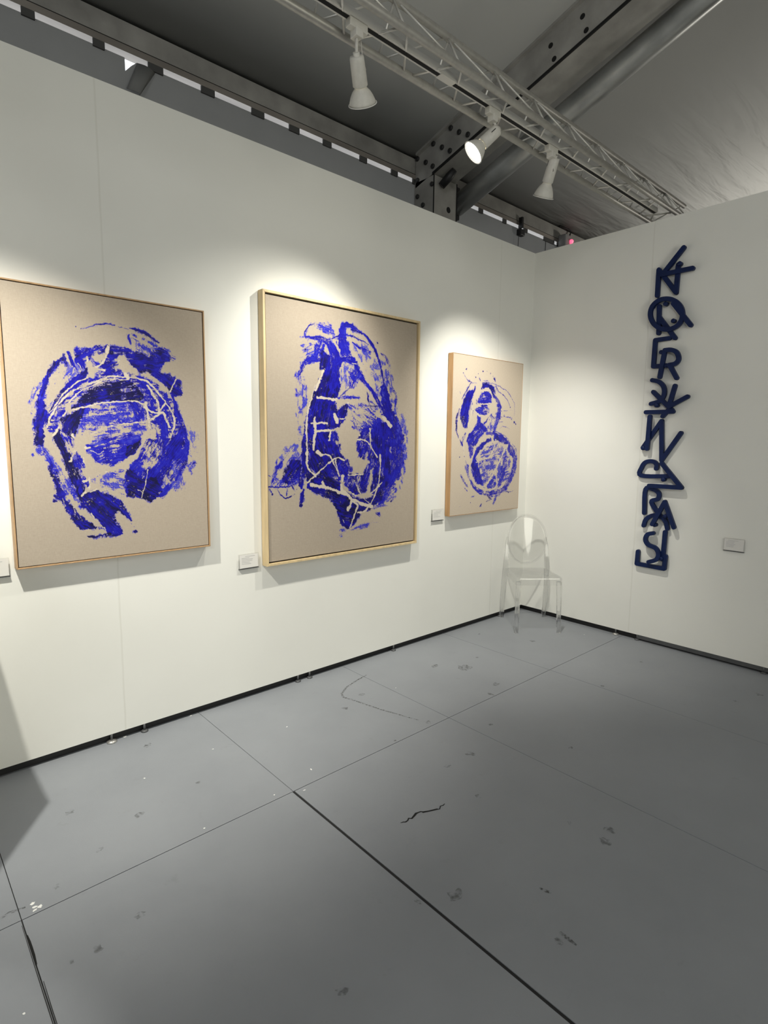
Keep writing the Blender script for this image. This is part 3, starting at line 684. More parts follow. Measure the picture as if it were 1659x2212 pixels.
# ---------------------------------------------------------------- tent frame
eave = empty('eave_beam', (-2.5, .72, 3.63), 'long grey aluminium eave beam along the tent edge above the left wall', 'beam')
part_of_mesh(MB().box((X0, .695, 3.668), (X1, .80, 3.785)), 'beam', M_ALU_DULL, eave)
part_of_mesh(MB().box((X0, .690, 3.627), (X1, .76, 3.662)), 'keder_rail', mat('shiny_rail', (.34, .31, .28), .35, .5, .2, 8, stretch=(.3, 1, 1)), eave)
part_of_mesh(MB().box((X0, .694, 3.661), (X1, .78, 3.669)), 'shadow_groove', M_HOLE, eave)
gaps = [(-3.90, -3.519), (-3.459, -3.187), (-3.128, -2.895), (-2.809, -2.577), (-2.490, -2.234), (-2.142, -1.948), (-1.866, -1.664), (-1.590, -1.323), (-1.253, -.999), (-.93, -.76),
        (-.20, .102), (.161, .468), (.523, .815), (.878, 1.179), (1.375, 1.435)]
tabs = [(-4.02, -3.90)]+[(gaps[i][1], gaps[i+1][0]) for i in range(len(gaps)-1)]+[(1.435, 1.6)]
for a, b in tabs:
    mb = MB().box((a, .692, 3.590), (b, .7035, 3.630)); part_of_mesh(mb, 'strap', M_DARKSTRAP, eave)
part_of_mesh(MB().box((X0, .706, 3.55), (-4.02, .716, 3.645)).box((1.6, .706, 3.55), (X1, .716, 3.645)), 'hem_flap', M_DARKSTRAP, eave)
# drooping loose corner of the wall sheet
flp = MB(); vs_ = []
for i in range(7):
    a = i/6
    vs_ += [(-2.955+.10*a, .70-.02*math.sin(a*3), 3.60-.015*a), (-3.03+.07*a+.02*math.sin(a*3.1), .668-.015*math.sin(a*3.1), 3.425-.01*a)]
flp.add(vs_, [(2*i, 2*i+1, 2*i+3, 2*i+2) for i in range(6)], True)
o = flp.build('loose_flap', M_TENTWALL); tag(o, 'loose flap of grey tent cloth hanging under the eave beam at upper left', 'tent flap')
o.modifiers.new('t', 'SOLIDIFY').thickness = .002

col = empty('tent_column', (-.603, .58, 0), 'bolted aluminium tent column rising behind the left wall under the rafter', 'column')
part_of_mesh(MB().box((-.735, .475, 0), (-.465, .70, 3.60)), 'post', M_ALU_DULL, col, bevel=.004)
part_of_mesh(MB().box((-.738, .474, 0), (-.733, .482, 3.6)).box((-.469, .470, 0), (-.462, .478, 3.6)), 'corner_groove', M_HOLE, col)
def disc(c, axis, r, t, n=18):
    return MB().lathe([(0, .0001), (0, r), (t*.7, r), (t, r*.8), (t, .0001)], c, axis, n, False)
part_of_mesh(disc((-.56, .4755, 3.375), (0, -1, 0), .024, .002), 'bolt_hole', M_HOLE, col)
for y, z in ((.661, 3.61), (.658, 3.483), (.594, 3.401), (.497, 3.532)):
    part_of_mesh(disc((-.7352, y, z), (-1, 0, 0), .018, .014), 'bolt', M_BOLT, col)
raf = empty('tent_rafter', (-.6, -3, zr(-3)), 'heavy aluminium box rafter climbing from the column across the tent roof', 'rafter')
def slope_box(x0, x1, y0, y1, dz0, dz1):
    # sloped bar parallel to the roof: offsets below the roof sheet
    z = lambda y: zr(y)
    return MB().hexa([(x0, y1, z(y1)-dz1), (x1, y1, z(y1)-dz1), (x1, y0, z(y0)-dz1), (x0, y0, z(y0)-dz1), (x0, y1, z(y1)-dz0), (x1, y1, z(y1)-dz0), (x1, y0, z(y0)-dz0), (x0, y0, z(y0)-dz0)])
part_of_mesh(slope_box(-.735, -.465, .69, YR, .012, .262), 'box_beam', M_ALU_DULL, raf, bevel=.003)
part_of_mesh(slope_box(-.7365, -.725, .50, YR, .248, .2655), 'lower_groove', M_HOLE, raf)
part_of_mesh(slope_box(-.765, -.733, .66, -.9, .012, .030), 'upper_flange', M_ALU_DULL, raf)
for y, z in ((.308, 3.879), (.223, 3.819), (.136, 3.77), (.489, 3.83), (.396, 3.771), (.312, 3.717), (.665, 3.776), (.57, 3.718), (.492, 3.664)):
    part_of_mesh(disc((-.7352, y, z), (-1, 0, 0), .019, .014), 'bolt', M_BOLT, raf)
for y, z in ((-.768, 4.131), (-.798, 4.038), (-.547, 4.066), (-.577, 3.973)):
    part_of_mesh(disc((-.7352, y, z), (-1, 0, 0), .017, .002), 'bolt_hole', M_HOLE, raf)
# dark strut end wrapped around the knee of the frame
kn = MB().sweep([(-.655, .335, 3.612), (-.66, .385, 3.575), (-.695, .435, 3.51)], [.024, .034, .030], 12)
tag(kn.build('rubber_sleeve', M_BLACK), 'black rubber sleeve strapped under the rafter at the column head', 'sleeve')
br = empty('brace_pipe', (-.3, 0, 3.7), 'thick galvanised steel pipe slanting up across the roof beside the rafter', 'pipe')
pz = lambda y: 3.852+.335*(-.4-y)
part_of_mesh(MB().sweep([(-.30, y, pz(y)) for y in (.62, .2, -.4, -1.2, -2.4, -4, YR+.6)], .083, 28), 'tube', M_STEEL, br)
part_of_mesh(MB().box((-.32, .60, 3.40), (-.28, .70, 3.66)).box((-.47, .60, 3.44), (-.30, .66, 3.50)), 'end_plate', M_BOLT, br)
# clamp with a hanging cord, and a small emergency beacon
cl = empty('clamp', (.74, .67, 3.5), 'small black clamp gripping the eave rail beyond the column', 'clamp')
part_of_mesh(MB().box((.727, .655, 3.60), (.752, .70, 3.70)), 'jaw', M_BLACK, cl)
part_of_mesh(MB().box((.70, .65, 3.525), (.775, .70, 3.585)), 'body', M_BLACK, cl, bevel=.006)
part_of_mesh(MB().sweep([(.705, .675, 3.53), (.70, .68, 3.3), (.70, .69, 2.9)], .0025, 6), 'cord', M_CABLE, cl)
bc = empty('beacon', (1.56, .62, 3.6), 'small grey emergency light box with a red glow above the wall corner', 'emergency light')
part_of_mesh(MB().box((1.44, .60, 3.56), (1.535, .69, 3.70)), 'housing', M_GREYBOX, bc, bevel=.01)
part_of_mesh(MB().lathe([(0, .001), (0, .024), (.02, .022), (.034, .010), (.038, .001)], (1.55, .60, 3.635), (-.6, -.8, 0), 16), 'red_lens', M_RED, bc)
part_of_mesh(MB().sweep([(1.57, .66, 3.66), (1.62, .665, 3.72), (1.66, .67, 3.78), (1.60, .68, 3.80), (1.45, .685, 3.795)], .008, 8), 'cable', M_CABLE, bc)
tag(MB().sweep([(1.22, .699, 3.60), (1.22, .700, 3.3), (1.22, .700, 2.5)], .003, 6).build('cord', M_CABLE), 'thin dark cord hanging down the tent cloth beside the beacon', 'cord')

# ---------------------------------------------------------------- lighting truss, track, lamps
YA, WT = -.85, .201
YB, YC = YA-WT, YA-WT/2
ZA = 3.127; ZC = ZA+WT*.866
XE, XW = .55, -5.0
tr = empty('lighting_truss', (-2.3, YC, ZA), 'triangular aluminium lighting truss spanning the booth above the floor', 'truss')
RC = .0165
for y, z in ((YA, ZA), (YB, ZA), (YC, ZC)):
    part_of_mesh(MB().sweep([(XW, y, z), (XE, y, z)], RC, 16), 'chord', M_TRUSS, tr)
SP = .337
def rod(p, q, r=.0052):
    part_of_mesh(MB().sweep([p, q], r, 8), 'lacing_rod', M_ROD, tr)
k = 0; xa = -2.667+3*-SP*2-SP
nodes = []
x = -2.667-SP*6
while x < .25:
    xb = x+SP*.41
    rod((x-.018, YA, ZA), (xb-SP+.012, YB, ZA)); rod((x+.018, YA, ZA), (xb-.018, YB, ZA))
    rod((xb, YB, ZA), (xb+.02, YC, ZC)); rod((xb+.04, YC, ZC), (xb+SP-.02, YB, ZA), .0045)
    xc = x+SP*.5
    rod((xc, YA, ZA), (xb+.03, YC, ZC)); rod((xc+.02, YA, ZA), (xb+SP+.02, YC, ZC), .0045)
    x += SP
tk = empty('lighting_track', (-2.3, YC, ZA), 'white lighting track with a black slot running inside the truss', 'track')
part_of_mesh(MB().box((XW, YC-.019, ZA-.004), (.05, YC+.019, ZA+.026)), 'rail', M_TRACKW, tk)
part_of_mesh(MB().box((XW, YC-.0095, ZA-.0052), (.05, YC+.0095, ZA-.002)), 'slot', M_HOLE, tk)
part_of_mesh(MB().box((-2.225, YC-.0195, ZA-.0062), (-2.125, YC+.0195, ZA)), 'joiner', M_TRACKW, tk)

def lamp(xa, top, mouth, label, lit_w=1.0, size=1.0, spot_deg=80, blend=.95, aim=None):
    T = Vector(top); Mo = Vector(mouth); ax = (Mo-T).normalized(); Ln = (Mo-T).length
    root = empty('track_lamp', (xa, YC, ZA), label, 'spotlight', 'spotlights along the truss')
    R = .058*size; rc = R*.50
    hb = Ln*.62
    part_of_mesh(MB().box((xa-.045, YC-.016, ZA-.036), (xa+.045, YC+.016, ZA-.004)).box((xa-.018, YC-.02, ZA-.062), (xa+.018, YC+.02, ZA-.03)), 'track_adapter', M_LAMPW, root, bevel=.003)
    part_of_mesh(MB().sweep([(xa, YC, ZA-.05), T-ax*.004], .0065, 8).sweep([T+Vector((0, 0, .0))-ax*.012, T+ax*.03], .014, 10), 'arm', M_LAMPW, root)
    body = part_of_mesh(MB().lathe([(0, .0005), (0, rc*.93), (.008, rc), (hb*.97, rc*1.06), (hb, rc*.95)], T, ax, 28), 'housing', M_LAMPW, root)
    side = ax.cross(Vector((0, 0, 1))).normalized(); nb = side.cross(ax)
    part_of_mesh(MB().lathe([(0, .0005), (0, .0022), (.028, .0022), (.028, .0005)], T+ax*(.018)+(nb*.2-side*.98).normalized()*(rc*.99), ax, 6), 'vent_slot', M_HOLE, root, body)
    sh = part_of_mesh(MB().lathe([(hb*.96, rc*.80), (hb+.10*(Ln-hb), rc*.92), (hb+.30*(Ln-hb), R*.66), (hb+.55*(Ln-hb), R*.82), (hb+.8*(Ln-hb), R*.93), (Ln*.992, R*.985), (Ln*.992, R*.955), (hb+.6*(Ln-hb), R*.80), (hb+.25*(Ln-hb), R*.5)], T, ax, 32), 'bulb_reflector', M_LAMPW, root)
    part_of_mesh(MB().lathe([(Ln*.985, R*.99), (Ln*.985, R*1.045), (Ln*1.0, R*1.045), (Ln*1.0, R*.95), (Ln*.985, R*.95)], T, ax, 32), 'rim', M_LAMPRIM, root, sh)
    part_of_mesh(MB().lathe([(Ln*.965, .0002), (Ln*.968, R*.5), (Ln*.960, R*.94)], T, ax, 32), 'bulb_face', M_BULB, root, sh)
    # safety cord looping from the adapter
    part_of_mesh(MB().sweep([(xa+.02, YC, ZA-.045), (xa+.035, YC+.005, ZA-.12), Vector((xa+.042, YC, T.z-.02)), T+ax*.03+Vector((.043, 0, 0))], .0018, 6), 'safety_cord', M_LAMPW, root)
    d = bpy.data.lights.new('lamp_beam', 'SPOT'); d.energy = SPOT_W*lit_w; d.color = SPOT_COL
    d.spot_size = math.radians(spot_deg); d.spot_blend = blend; d.shadow_soft_size = .022
    lo = bpy.data.objects.new('lamp_beam', d); COL.objects.link(lo); lo.parent = root
    lo.location = Mo+ax*.012-root.location; lo.rotation_euler = (Vector(aim) if aim else ax).to_track_quat('-Z', 'Y').to_euler()
    return root
lamp(-2.70, (-2.70, -.95, 3.003), (-2.609, -.88, 2.887), 'unlit looking white spotlight hanging nearest the camera, pointing down at the middle canvas', .76, spot_deg=80, aim=(.27, .42, -.865))
lamp(-1.829, (-1.79, -.95, 3.043), (-1.889, -.88, 2.928), 'glowing white spotlight at the middle of the truss, facing left with bulb visible', .95, spot_deg=80, aim=(-.38, .40, -.84))
lamp(-1.30, (-1.263, -.95, 3.078), (-1.222, -.858, 2.907), 'white spotlight farthest along the truss, tilted down towards the smallest canvas', 1.75, spot_deg=84, aim=(.30, .31, -.90))
lamp(-4.35, (-4.35, -.95, 3.0), (-4.30, -.89, 2.83), 'white spotlight outside the frame at the left end of the truss', 2.95, spot_deg=72, blend=1.0, aim=(.30, .34, -.89))
lamp(-4.62, (-4.62, -.95, 3.0), (-4.60, -1.0, 2.82), 'white spotlight outside the frame beyond the left canvas, turned to the floor', 1.1, spot_deg=25, blend=.45, aim=(.12, -.48, -2.82))

# ---------------------------------------------------------------- paintings
class Paint:
    def __init__(s, w, h, step, seed):
        s.w, s.h = w, h; s.nx = int(round(w/step))+1; s.ny = int(round(h/step))+1; s.step = w/(s.nx-1)
        s.rng = np.random.default_rng(seed)
        X, Y = np.meshgrid(np.linspace(0, w, s.nx), np.linspace(0, h, s.ny)); s.X0, s.Y0 = X, Y
        s.X = X+7*(s.noise(X, Y, 40, 40, 3)-.5)+3*(s.noise(X, Y, 9, 9, 2)-.5)
        s.Y = Y+7*(s.noise(X, Y, 40, 40, 3)-.5)+3*(s.noise(X, Y, 9, 9, 2)-.5)
        s.A = np.zeros_like(X); s.T = np.zeros_like(X); s.B = np.zeros_like(X); s.K = np.zeros_like(X)
        s.fine = s.noise(X, Y, 5, 5, 2); s.mott = s.noise(X, Y, 34, 34, 5); s.mott2 = s.noise(X, Y, 26, 60, 5)
        s.weave = .5*s.rng.random(X.shape)+.25*s.rng.random((s.ny, 1))+.25*s.rng.random((1, s.nx))
    def noise(s, X, Y, lx, ly, octv=4):
        out = np.zeros_like(X); amp = 1.; tot = 0
        for o in range(octv):
            L = s.rng.random((64, 64)); ox, oy = s.rng.random(2)*64
            u = X/lx+ox; v = Y/ly+oy; iu = np.floor(u).astype(int); iv = np.floor(v).astype(int); fu = u-iu; fv = v-iv
            fu = fu*fu*(3-2*fu); fv = fv*fv*(3-2*fv); a, b, c, d = iu % 64, (iu+1) % 64, iv % 64, (iv+1) % 64
            out += amp*((L[c, a]*(1-fu)+L[c, b]*fu)*(1-fv)+(L[d, a]*(1-fu)+L[d, b]*fu)*fv); tot += amp
            amp *= .6; lx *= .5; ly *= .5
        out /= tot
        r = (out-out.mean())/(out.std()+1e-9)
        return np.clip(.5+.29*r, 0, 1)
    def win(s, pts, pad):
        p = np.array(pts, float); x0, y0 = p.min(0)-pad; x1, y1 = p.max(0)+pad
        i0 = max(0, int(x0/s.step)); i1 = min(s.nx, int(x1/s.step)+2); j0 = max(0, int(y0/s.step)); j1 = min(s.ny, int(y1/s.step)+2)
        return (slice(j0, j1), slice(i0, i1)) if i1 > i0 and j1 > j0 else None
    @staticmethod
    def smooth(pts, n=8, closed=False):
        p = np.array(pts, float)
        if len(p) < 3: return np.stack([p[0]+(p[-1]-p[0])*t for t in np.linspace(0, 1, n+1)])
        q = np.vstack([2*p[0]-p[1], p, 2*p[-1]-p[-2]]); out = []
        for i in range(1, len(q)-2):
            for t in np.linspace(0, 1, n, endpoint=False):
                a, b, c, d = q[i-1], q[i], q[i+1], q[i+2]
                out.append(.5*((2*b)+(-a+c)*t+(2*a-5*b+4*c-d)*t*t+(-a+3*b-3*c+d)*t**3))
        out.append(q[-2]); return np.array(out)
    @staticmethod
    def dist(X, Y, P):
        best = np.full(X.shape, 1e9); lat = np.zeros_like(X); al = np.zeros_like(X); L = 0.
        for a, b in zip(P[:-1], P[1:]):
            d = b-a; l = math.hypot(*d)
            if l < 1e-6: continue
            t = np.clip(((X-a[0])*d[0]+(Y-a[1])*d[1])/(l*l), 0, 1); ex = X-a[0]-t*d[0]; ey = Y-a[1]-t*d[1]; q = np.hypot(ex, ey)
            m = q < best; best = np.where(m, q, best); lat = np.where(m, (ex*-d[1]+ey*d[0])/l, lat); al = np.where(m, L+t*l, al); L += l
        return best, lat, al, L
    @staticmethod
    def inside(X, Y, P):
        c = np.zeros(X.shape, bool); n = len(P)
        for i in range(n):
            x1, y1 = P[i]; x2, y2 = P[(i+1) % n]
            if y1 == y2: continue
            k = ((y1 > Y) != (y2 > Y)) & (X < (x2-x1)*(Y-y1)/(y2-y1)+x1); c ^= k
        return c
    def lay(s, sl_, a, t):
        A = s.A[sl_]; T = s.T[sl_]
        s.T[sl_] = np.where(a > .02, T*(1-a)+t*a, T); s.A[sl_] = np.maximum(A, a); s.B[sl_] *= (1-a)
    def run(s, ops):
        for o in ops:
            if o[0] in 'FE':
                sl_ = s.win(o[1], 14)
                if sl_ is None: continue
                X, Y = s.X[sl_], s.Y[sl_]; P = np.array(o[1], float)
                ins = s.inside(X, Y, P); d, _, _, _ = s.dist(X, Y, np.vstack([P, P[:1]])); sd = np.where(ins, d, -d)
                dens = o[2]
                big = s.noise(s.X0[sl_], s.Y0[sl_], 30, 30, 4); fine = s.fine[sl_]; we = s.weave[sl_]
                q = P-P.mean(0); ev, ew = np.linalg.eigh(q.T@q); ax = ew[:, 1]
                U = X*ax[0]+Y*ax[1]; V = -X*ax[1]+Y*ax[0]
                st = s.noise(V, U, 5, 75, 4)
                rk = lambda z: 1/(1+np.exp(-1.702*(z-z.mean())/(z.std()+1e-6)))
                if o[0] == 'F' and dens > .8:
                    e = np.clip((sd+3+9*(big-.5)+5*(fine-.5))/2.2, 0, 1); near = np.clip(1-sd/10, 0, 1)
                    n = rk(.42*st+.38*s.mott2[sl_]+.12*fine+.16*we)
                    a = e*np.clip((dens+.035-.05*near-n)/.05+.5, 0, 1)
                else:
                    e = np.clip((sd+8+26*(big-.5))/16, 0, 1)
                    n = rk(.36*st+.34*s.mott[sl_]+.10*fine+.26*we)
                    a = np.clip((dens*(.35+.75*e)-n)/.07+.5, 0, 1)*np.clip(e*3, 0, 1)
                if o[0] == 'E':
                    s.A[sl_] *= 1-a
                else:
                    t = o[3]+.40*(st-.5)+.34*(s.mott[sl_]-.5)+.10*(we-.5)-.20*(1-e)+.10*(1-np.clip(sd/7, 0, 1))*(big > .5)
                    if dens <= .8: t = t-.05*(1-n)
                    s.lay(sl_, a, np.clip(t+.09, 0, 1))
            elif o[0] in 'SC':
                w = o[2]*.5; sl_ = s.win(o[1], w+10)
                if sl_ is None: continue
                X, Y = s.X[sl_], s.Y[sl_]; P = s.smooth(o[1]); d, lat, al, L = s.dist(X, Y, P)
                wob = s.noise(s.X0[sl_], s.Y0[sl_], 22, 22, 3)
                if o[0] == 'C':
                    ww = max(1.0, w)*(.42+.75*wob); k = np.clip((ww-d)/1.3+.5, 0, 1)
                    s.B[sl_] = np.maximum(s.B[sl_], k*.75*np.clip(s.A[sl_]*2, 0, 1)); s.A[sl_] *= 1-k; s.K[sl_] = np.maximum(s.K[sl_], k)
                else:
                    dens, t0 = o[3], o[4]
                    taper = np.clip(.45+1.6*np.minimum(al, L-al)/max(L, 1), .45, 1)
                    ww = max(1.3, w)*(.72+.55*wob)*taper; e = np.clip((ww-d)/1.4+.5, 0, 1)
                    st = s.noise(lat, al, 2.6, 90, 3) if o[2] > 8 else wob
                    n = .5*st+.28*s.mott[sl_]+.22*s.weave[sl_]; n = 1/(1+np.exp(-1.702*(n-n.mean())/(n.std()+1e-6)))
                    a = e*np.clip((dens+.03-.12*np.clip(al/max(L, 1)*2-1, 0, 1)-n)/.06+.5, 0, 1)
                    s.lay(sl_, a, np.clip(t0+.07+.4*(st-.5)+.28*(s.mott[sl_]-.5), 0, 1))
            else:
                for x, y, r in o[1]:
                    sl_ = s.win([(x, y)], r+6)
                    if sl_ is None: continue
                    s.lay(sl_, np.clip((r-np.hypot(s.X[sl_]-x, s.Y[sl_]-y))/1.2+.5, 0, 1), .85)
    def finish(s):
        # dry-brush fringe round the wet paint, pin holes and short scrapes inside it
        def blur(z, r):
            for ax_ in (0, 1):
                c = np.cumsum(np.concatenate([np.repeat(np.take(z, [0], ax_), r+1, ax_), z, np.repeat(np.take(z, [-1], ax_), r, ax_)], ax_), ax_)
                n = z.shape[ax_]; z = (np.take(c, range(2*r+1, 2*r+1+n), ax_)-np.take(c, range(0, n), ax_))/(2*r+1)
            return z
        g = blur(blur(s.A, 5), 4)
        n1 = .5*s.noise(s.X0, s.Y0, 6, 14, 3)+.3*s.noise(s.X0, s.Y0, 45, 45, 3)+.2*s.weave; n1 = 1/(1+np.exp(-1.702*(n1-n1.mean())/n1.std()))
        a = np.clip((.80*g-.07-n1)/.08+.5, 0, 1)*(g > .05)*.8*(1-s.K)
        m = a > s.A; s.T = np.where(m & (s.A < .05), .22+.3*(s.mott-.5), s.T); s.A = np.maximum(s.A, a)
        n2 = .55*s.noise(s.X0, s.Y0, 5, 5, 2)+.45*s.noise(s.X0, s.Y0, 50, 50, 3); n2 = 1/(1+np.exp(-1.702*(n2-n2.mean())/n2.std()))
        s.A *= 1-np.clip((n2-.972)/.02, 0, 1)*.9
        for k in range(26):
            x, y = s.rng.random(2)*(s.w, s.h); an = s.rng.normal(.3, .7); l = s.rng.uniform(8, 45)
            s.run([('C', [(x, y), (x+l*.5*math.cos(an)+2, y+l*.5*math.sin(an)), (x+l*math.cos(an), y+l*math.sin(an))], s.rng.uniform(2, 5))])
    def mesh(s, name, x0, y, z1):
        me = bpy.data.meshes.new(name); n = s.nx*s.ny
        co = np.zeros((n, 3), np.float32); co[:, 0] = (x0+s.X0/1000).ravel(); co[:, 1] = y; co[:, 2] = (z1-s.Y0/1000).ravel()
        i = np.arange(n).reshape(s.ny, s.nx); f = np.stack([i[:-1, :-1], i[1:, :-1], i[1:, 1:], i[:-1, 1:]], -1).reshape(-1, 4)
        me.vertices.add(n); me.vertices.foreach_set('co', co.ravel()); me.loops.add(f.size); me.loops.foreach_set('vertex_index', f.ravel().astype(np.int32))
        me.polygons.add(len(f)); me.polygons.foreach_set('loop_start', np.arange(0, f.size, 4, dtype=np.int32)); me.polygons.foreach_set('loop_total', np.full(len(f), 4, np.int32))
        me.update(calc_edges=True); at = me.color_attributes.new('paint', 'FLOAT_COLOR', 'POINT')
        c = np.ones((n, 4), np.float32); c[:, 0] = s.A.ravel(); c[:, 1] = s.T.ravel(); c[:, 2] = s.B.ravel(); at.data.foreach_set('color', c.ravel())
        return me

def painting(x0, x1, z0, z1, d, lip, gap, inset, wood, ops, step, seed, label, linen=None):
    root = empty('framed_painting', ((x0+x1)/2, 0, z0), label, 'painting')
    fr = MB(); L = lip
    # mitred frame boards: outer box ring from the wall to the front
    def board(a, b, ia, ib):
        (ax_, az), (bx, bz), (iax, iaz), (ibx, ibz) = a, b, ia, ib
        fr.hexa([(ax_, -d, az), (bx, -d, bz), (ibx, -d, ibz), (iax, -d, iaz), (ax_, -.004, az), (bx, -.004, bz), (ibx, -.004, ibz), (iax, -.004, iaz)])
    o4 = [(x0, z0), (x1, z0), (x1, z1), (x0, z1)]; i4 = [(x0+L, z0+L), (x1-L, z0+L), (x1-L, z1-L), (x0+L, z1-L)]
    for k in range(4): board(o4[k], o4[(k+1) % 4], i4[k], i4[(k+1) % 4])
    part_of_mesh(fr, 'frame', wood, root, bevel=.0012)
    part_of_mesh(MB().box((x0+L*.9, -d+.024, z0+L*.9), (x1-L*.9, -.004, z1-L*.9)), 'rebate', M_GAP, root)
    cx0, cx1, cz0, cz1 = x0+L+gap, x1-L-gap, z0+L+gap, z1-L-gap
    yc = -d+inset
    part_of_mesh(MB().box((cx0+.0002, yc+.0006, cz0+.0002), (cx1-.0002, -d+.026, cz1-.0002)), 'stretcher', M_LINENSIDE, root)
    w, h = (cx1-cx0)*1000, (cz1-cz0)*1000
    P = Paint(w, h, step, seed); off = (L+gap)*1000
    sh = []
    for o in ops:
        if o[0] == 'D': sh.append(('D', [(x-off, y-off, r) for x, y, r in o[1]]))
        else: sh.append((o[0], [(x-off, y-off) for x, y in o[1]])+tuple(o[2:]))
    P.run(sh); P.finish()
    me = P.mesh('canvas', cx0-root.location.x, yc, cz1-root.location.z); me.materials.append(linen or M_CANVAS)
    c = bpy.data.objects.new('canvas', me); COL.objects.link(c); c.parent = root
    return root
painting(-3.823, -2.948, .930, 2.131, .05, .0065, .0035, .004, M_OAK, PAINT_A, 1.5, 11, 'linen canvas at left in a thin oak frame with a round blue paint swirl')
painting(-2.615, -1.403, .772, 2.297, .055, .014, .0085, .012, M_MAPLE, PAINT_B, 1.8, 23, 'largest linen canvas, at centre, in a pale maple floater frame with tall blue brushwork')
painting(-1.055, -.181, .932, 2.131, .05, .003, .0012, .0005, M_OAKB, PAINT_C, 2.2, 37, 'linen canvas next to the corner with two stacked blue paint loops and oak sides', M_CANVAS_LIT)

# ---------------------------------------------------------------- wall labels
def placard(ax, a0, a1, z0, z1, label, seed):
    # ax 0: on the left wall (a = x), 1: on the right wall (a = y)
    root = empty('wall_label', ((a0+a1)/2, 0, z0) if ax == 0 else (0, (a0+a1)/2, z0), label, 'wall label', 'artwork labels')
    def bx(mb, a, b, c, d_, n0, n1):
        return mb.box((a, -n1, c), (b, -n0, d_)) if ax == 0 else mb.box((-n1, a, c), (-n0, b, d_))
    part_of_mesh(bx(MB(), a0, a1, z0, z1, .001, .012), 'acrylic_block', M_ACRYL, root, bevel=.0008)
    part_of_mesh(bx(MB(), a0+.003, a1-.003, z0+.004, z1-.003, .0125, .0132), 'card', M_PAPER, root)
    rnd = random.Random(seed); tx = MB(); w = a1-a0
    for k in range(6):
        zc = z1-.013-k*.0085
        l = w*rnd.uniform(.35, .6) if k else w*.5
        a = a0+w*.12 if ax == 0 else a1-w*.12-l
        if k == 0: a = a0+w*.3
        bx(tx, a, a+l, zc-.0010, zc+.0010, .0133, .0136)
    part_of_mesh(tx, 'text_lines', M_INK, root)
    ed = MB(); bx(ed, a0-.001, a1+.001, z0-.003, z0, .001, .013); 
    part_of_mesh(ed, 'bottom_edge', M_RAIL, root)
    return root
placard(0, -2.765, -2.643, .770, .853, 'small white label to the left of the largest canvas', 1)
placard(0, -1.203, -1.076, .906, .990, 'small white label left of the canvas by the corner', 2)
placard(0, -3.966, -3.843, .900, .980, 'small white label cut off by the left picture edge', 3)
placard(1, -1.710, -1.587, .782, .866, 'small white label on the right wall beside the blue letters', 4)

# ---------------------------------------------------------------- blue letter sculpture
ls = empty('letter_sculpture', (0, -1.15, .55), 'tall column of overlapping dark blue letters mounted on the right wall', 'wall sculpture')
W2 = .0148
def letter_bar(mb, pts, layer, dx=0.):
    x_b, x_f = (-.004, -.026) if layer == 0 else (-.022, -.045)
    x_b -= dx; x_f -= dx
    P = Paint.smooth(pts, 5) if len(pts) > 5 else np.array(pts, float)
    # flat-faced bar with round ends, mitred along the polyline: union of capsules as prisms
    P2 = [Vector((0, p[0], p[1])) for p in P]
    xm = (x_b+x_f)/2; hx = abs(x_b-x_f)/2
    closed = len(P2) > 3 and (P2[0]-P2[-1]).length < 1e-3
    if closed: P2 = P2[:-1]
    N = len(P2)
    L = []; R_ = []
    for i, p in enumerate(P2):
        if closed: a, b = (p-P2[i-1]).normalized(), (P2[(i+1) % N]-p).normalized()
        else:
            a = (p-P2[i-1]).normalized() if i > 0 else None; b = (P2[i+1]-p).normalized() if i < N-1 else None
            a = a or b; b = b or a
        na = Vector((0, -a.z, a.y)); nb = Vector((0, -b.z, b.y)); m = (na+nb)
        m = m.normalized() if m.length > .2 else na
        k = min(1/max(m.dot(na), .3), 2.2)
        L.append(p+m*W2*k); R_.append(p-m*W2*k)
    poly = []
    if closed:
        n = N; vs_ = []
        for x in (x_b, x_f):
            for q in L: vs_.append((x, q.y, q.z))
            for q in R_: vs_.append((x, q.y, q.z))
        fs = []
        for i in range(n):
            j = (i+1) % n
            fs += [(i, j, n+j, n+i), (2*n+i, 3*n+i, 3*n+j, 2*n+j), (i, 2*n+i, 2*n+j, j), (n+i, n+j, 3*n+j, 3*n+i)]
        mb.add(vs_, fs)
        return
    # strip of quads extruded, plus rounded ends
    vs_ = []; n = N
    for x in (x_b, x_f):
        for q in L: vs_.append((x, q.y, q.z))
        for q in R_: vs_.append((x, q.y, q.z))
    fs = []
    for i in range(n-1):
        j = i+1
        fs += [(i, j, n+j, n+i), (2*n+i, 3*n+i, 3*n+j, 2*n+j), (i, 2*n+i, 2*n+j, j), (n+i, n+j, 3*n+j, 3*n+i)]
    mb.add(vs_, fs)
    for p in (P2[0], P2[-1]):
        mb.prism([(p.y+W2*math.cos(2*math.pi*i/16), p.z+W2*math.sin(2*math.pi*i/16)) for i in range(16)], 0, x_f+.0003, x_b-.0003)
for iL, L_ in enumerate(LETTERS):
    mb = MB(); n_ = iL % 5*.3
    for layer, pts in L_:
        runs = [pts] if len(pts) > 5 else [pts[i:i+2] for i in range(len(pts)-1)]
        for r_ in runs: letter_bar(mb, r_, layer, .0005*n_); n_ += 1
    part_of_mesh(mb, 'letter', M_LETTER, ls)
for y, z in PEGS:
    part_of_mesh(MB().lathe([(0, .0005), (0, .015), (.034, .015), (.037, .012), (.037, .0005)], (-.0035, y, z), (-1, 0, 0), 14), 'peg', M_LETTER, ls)

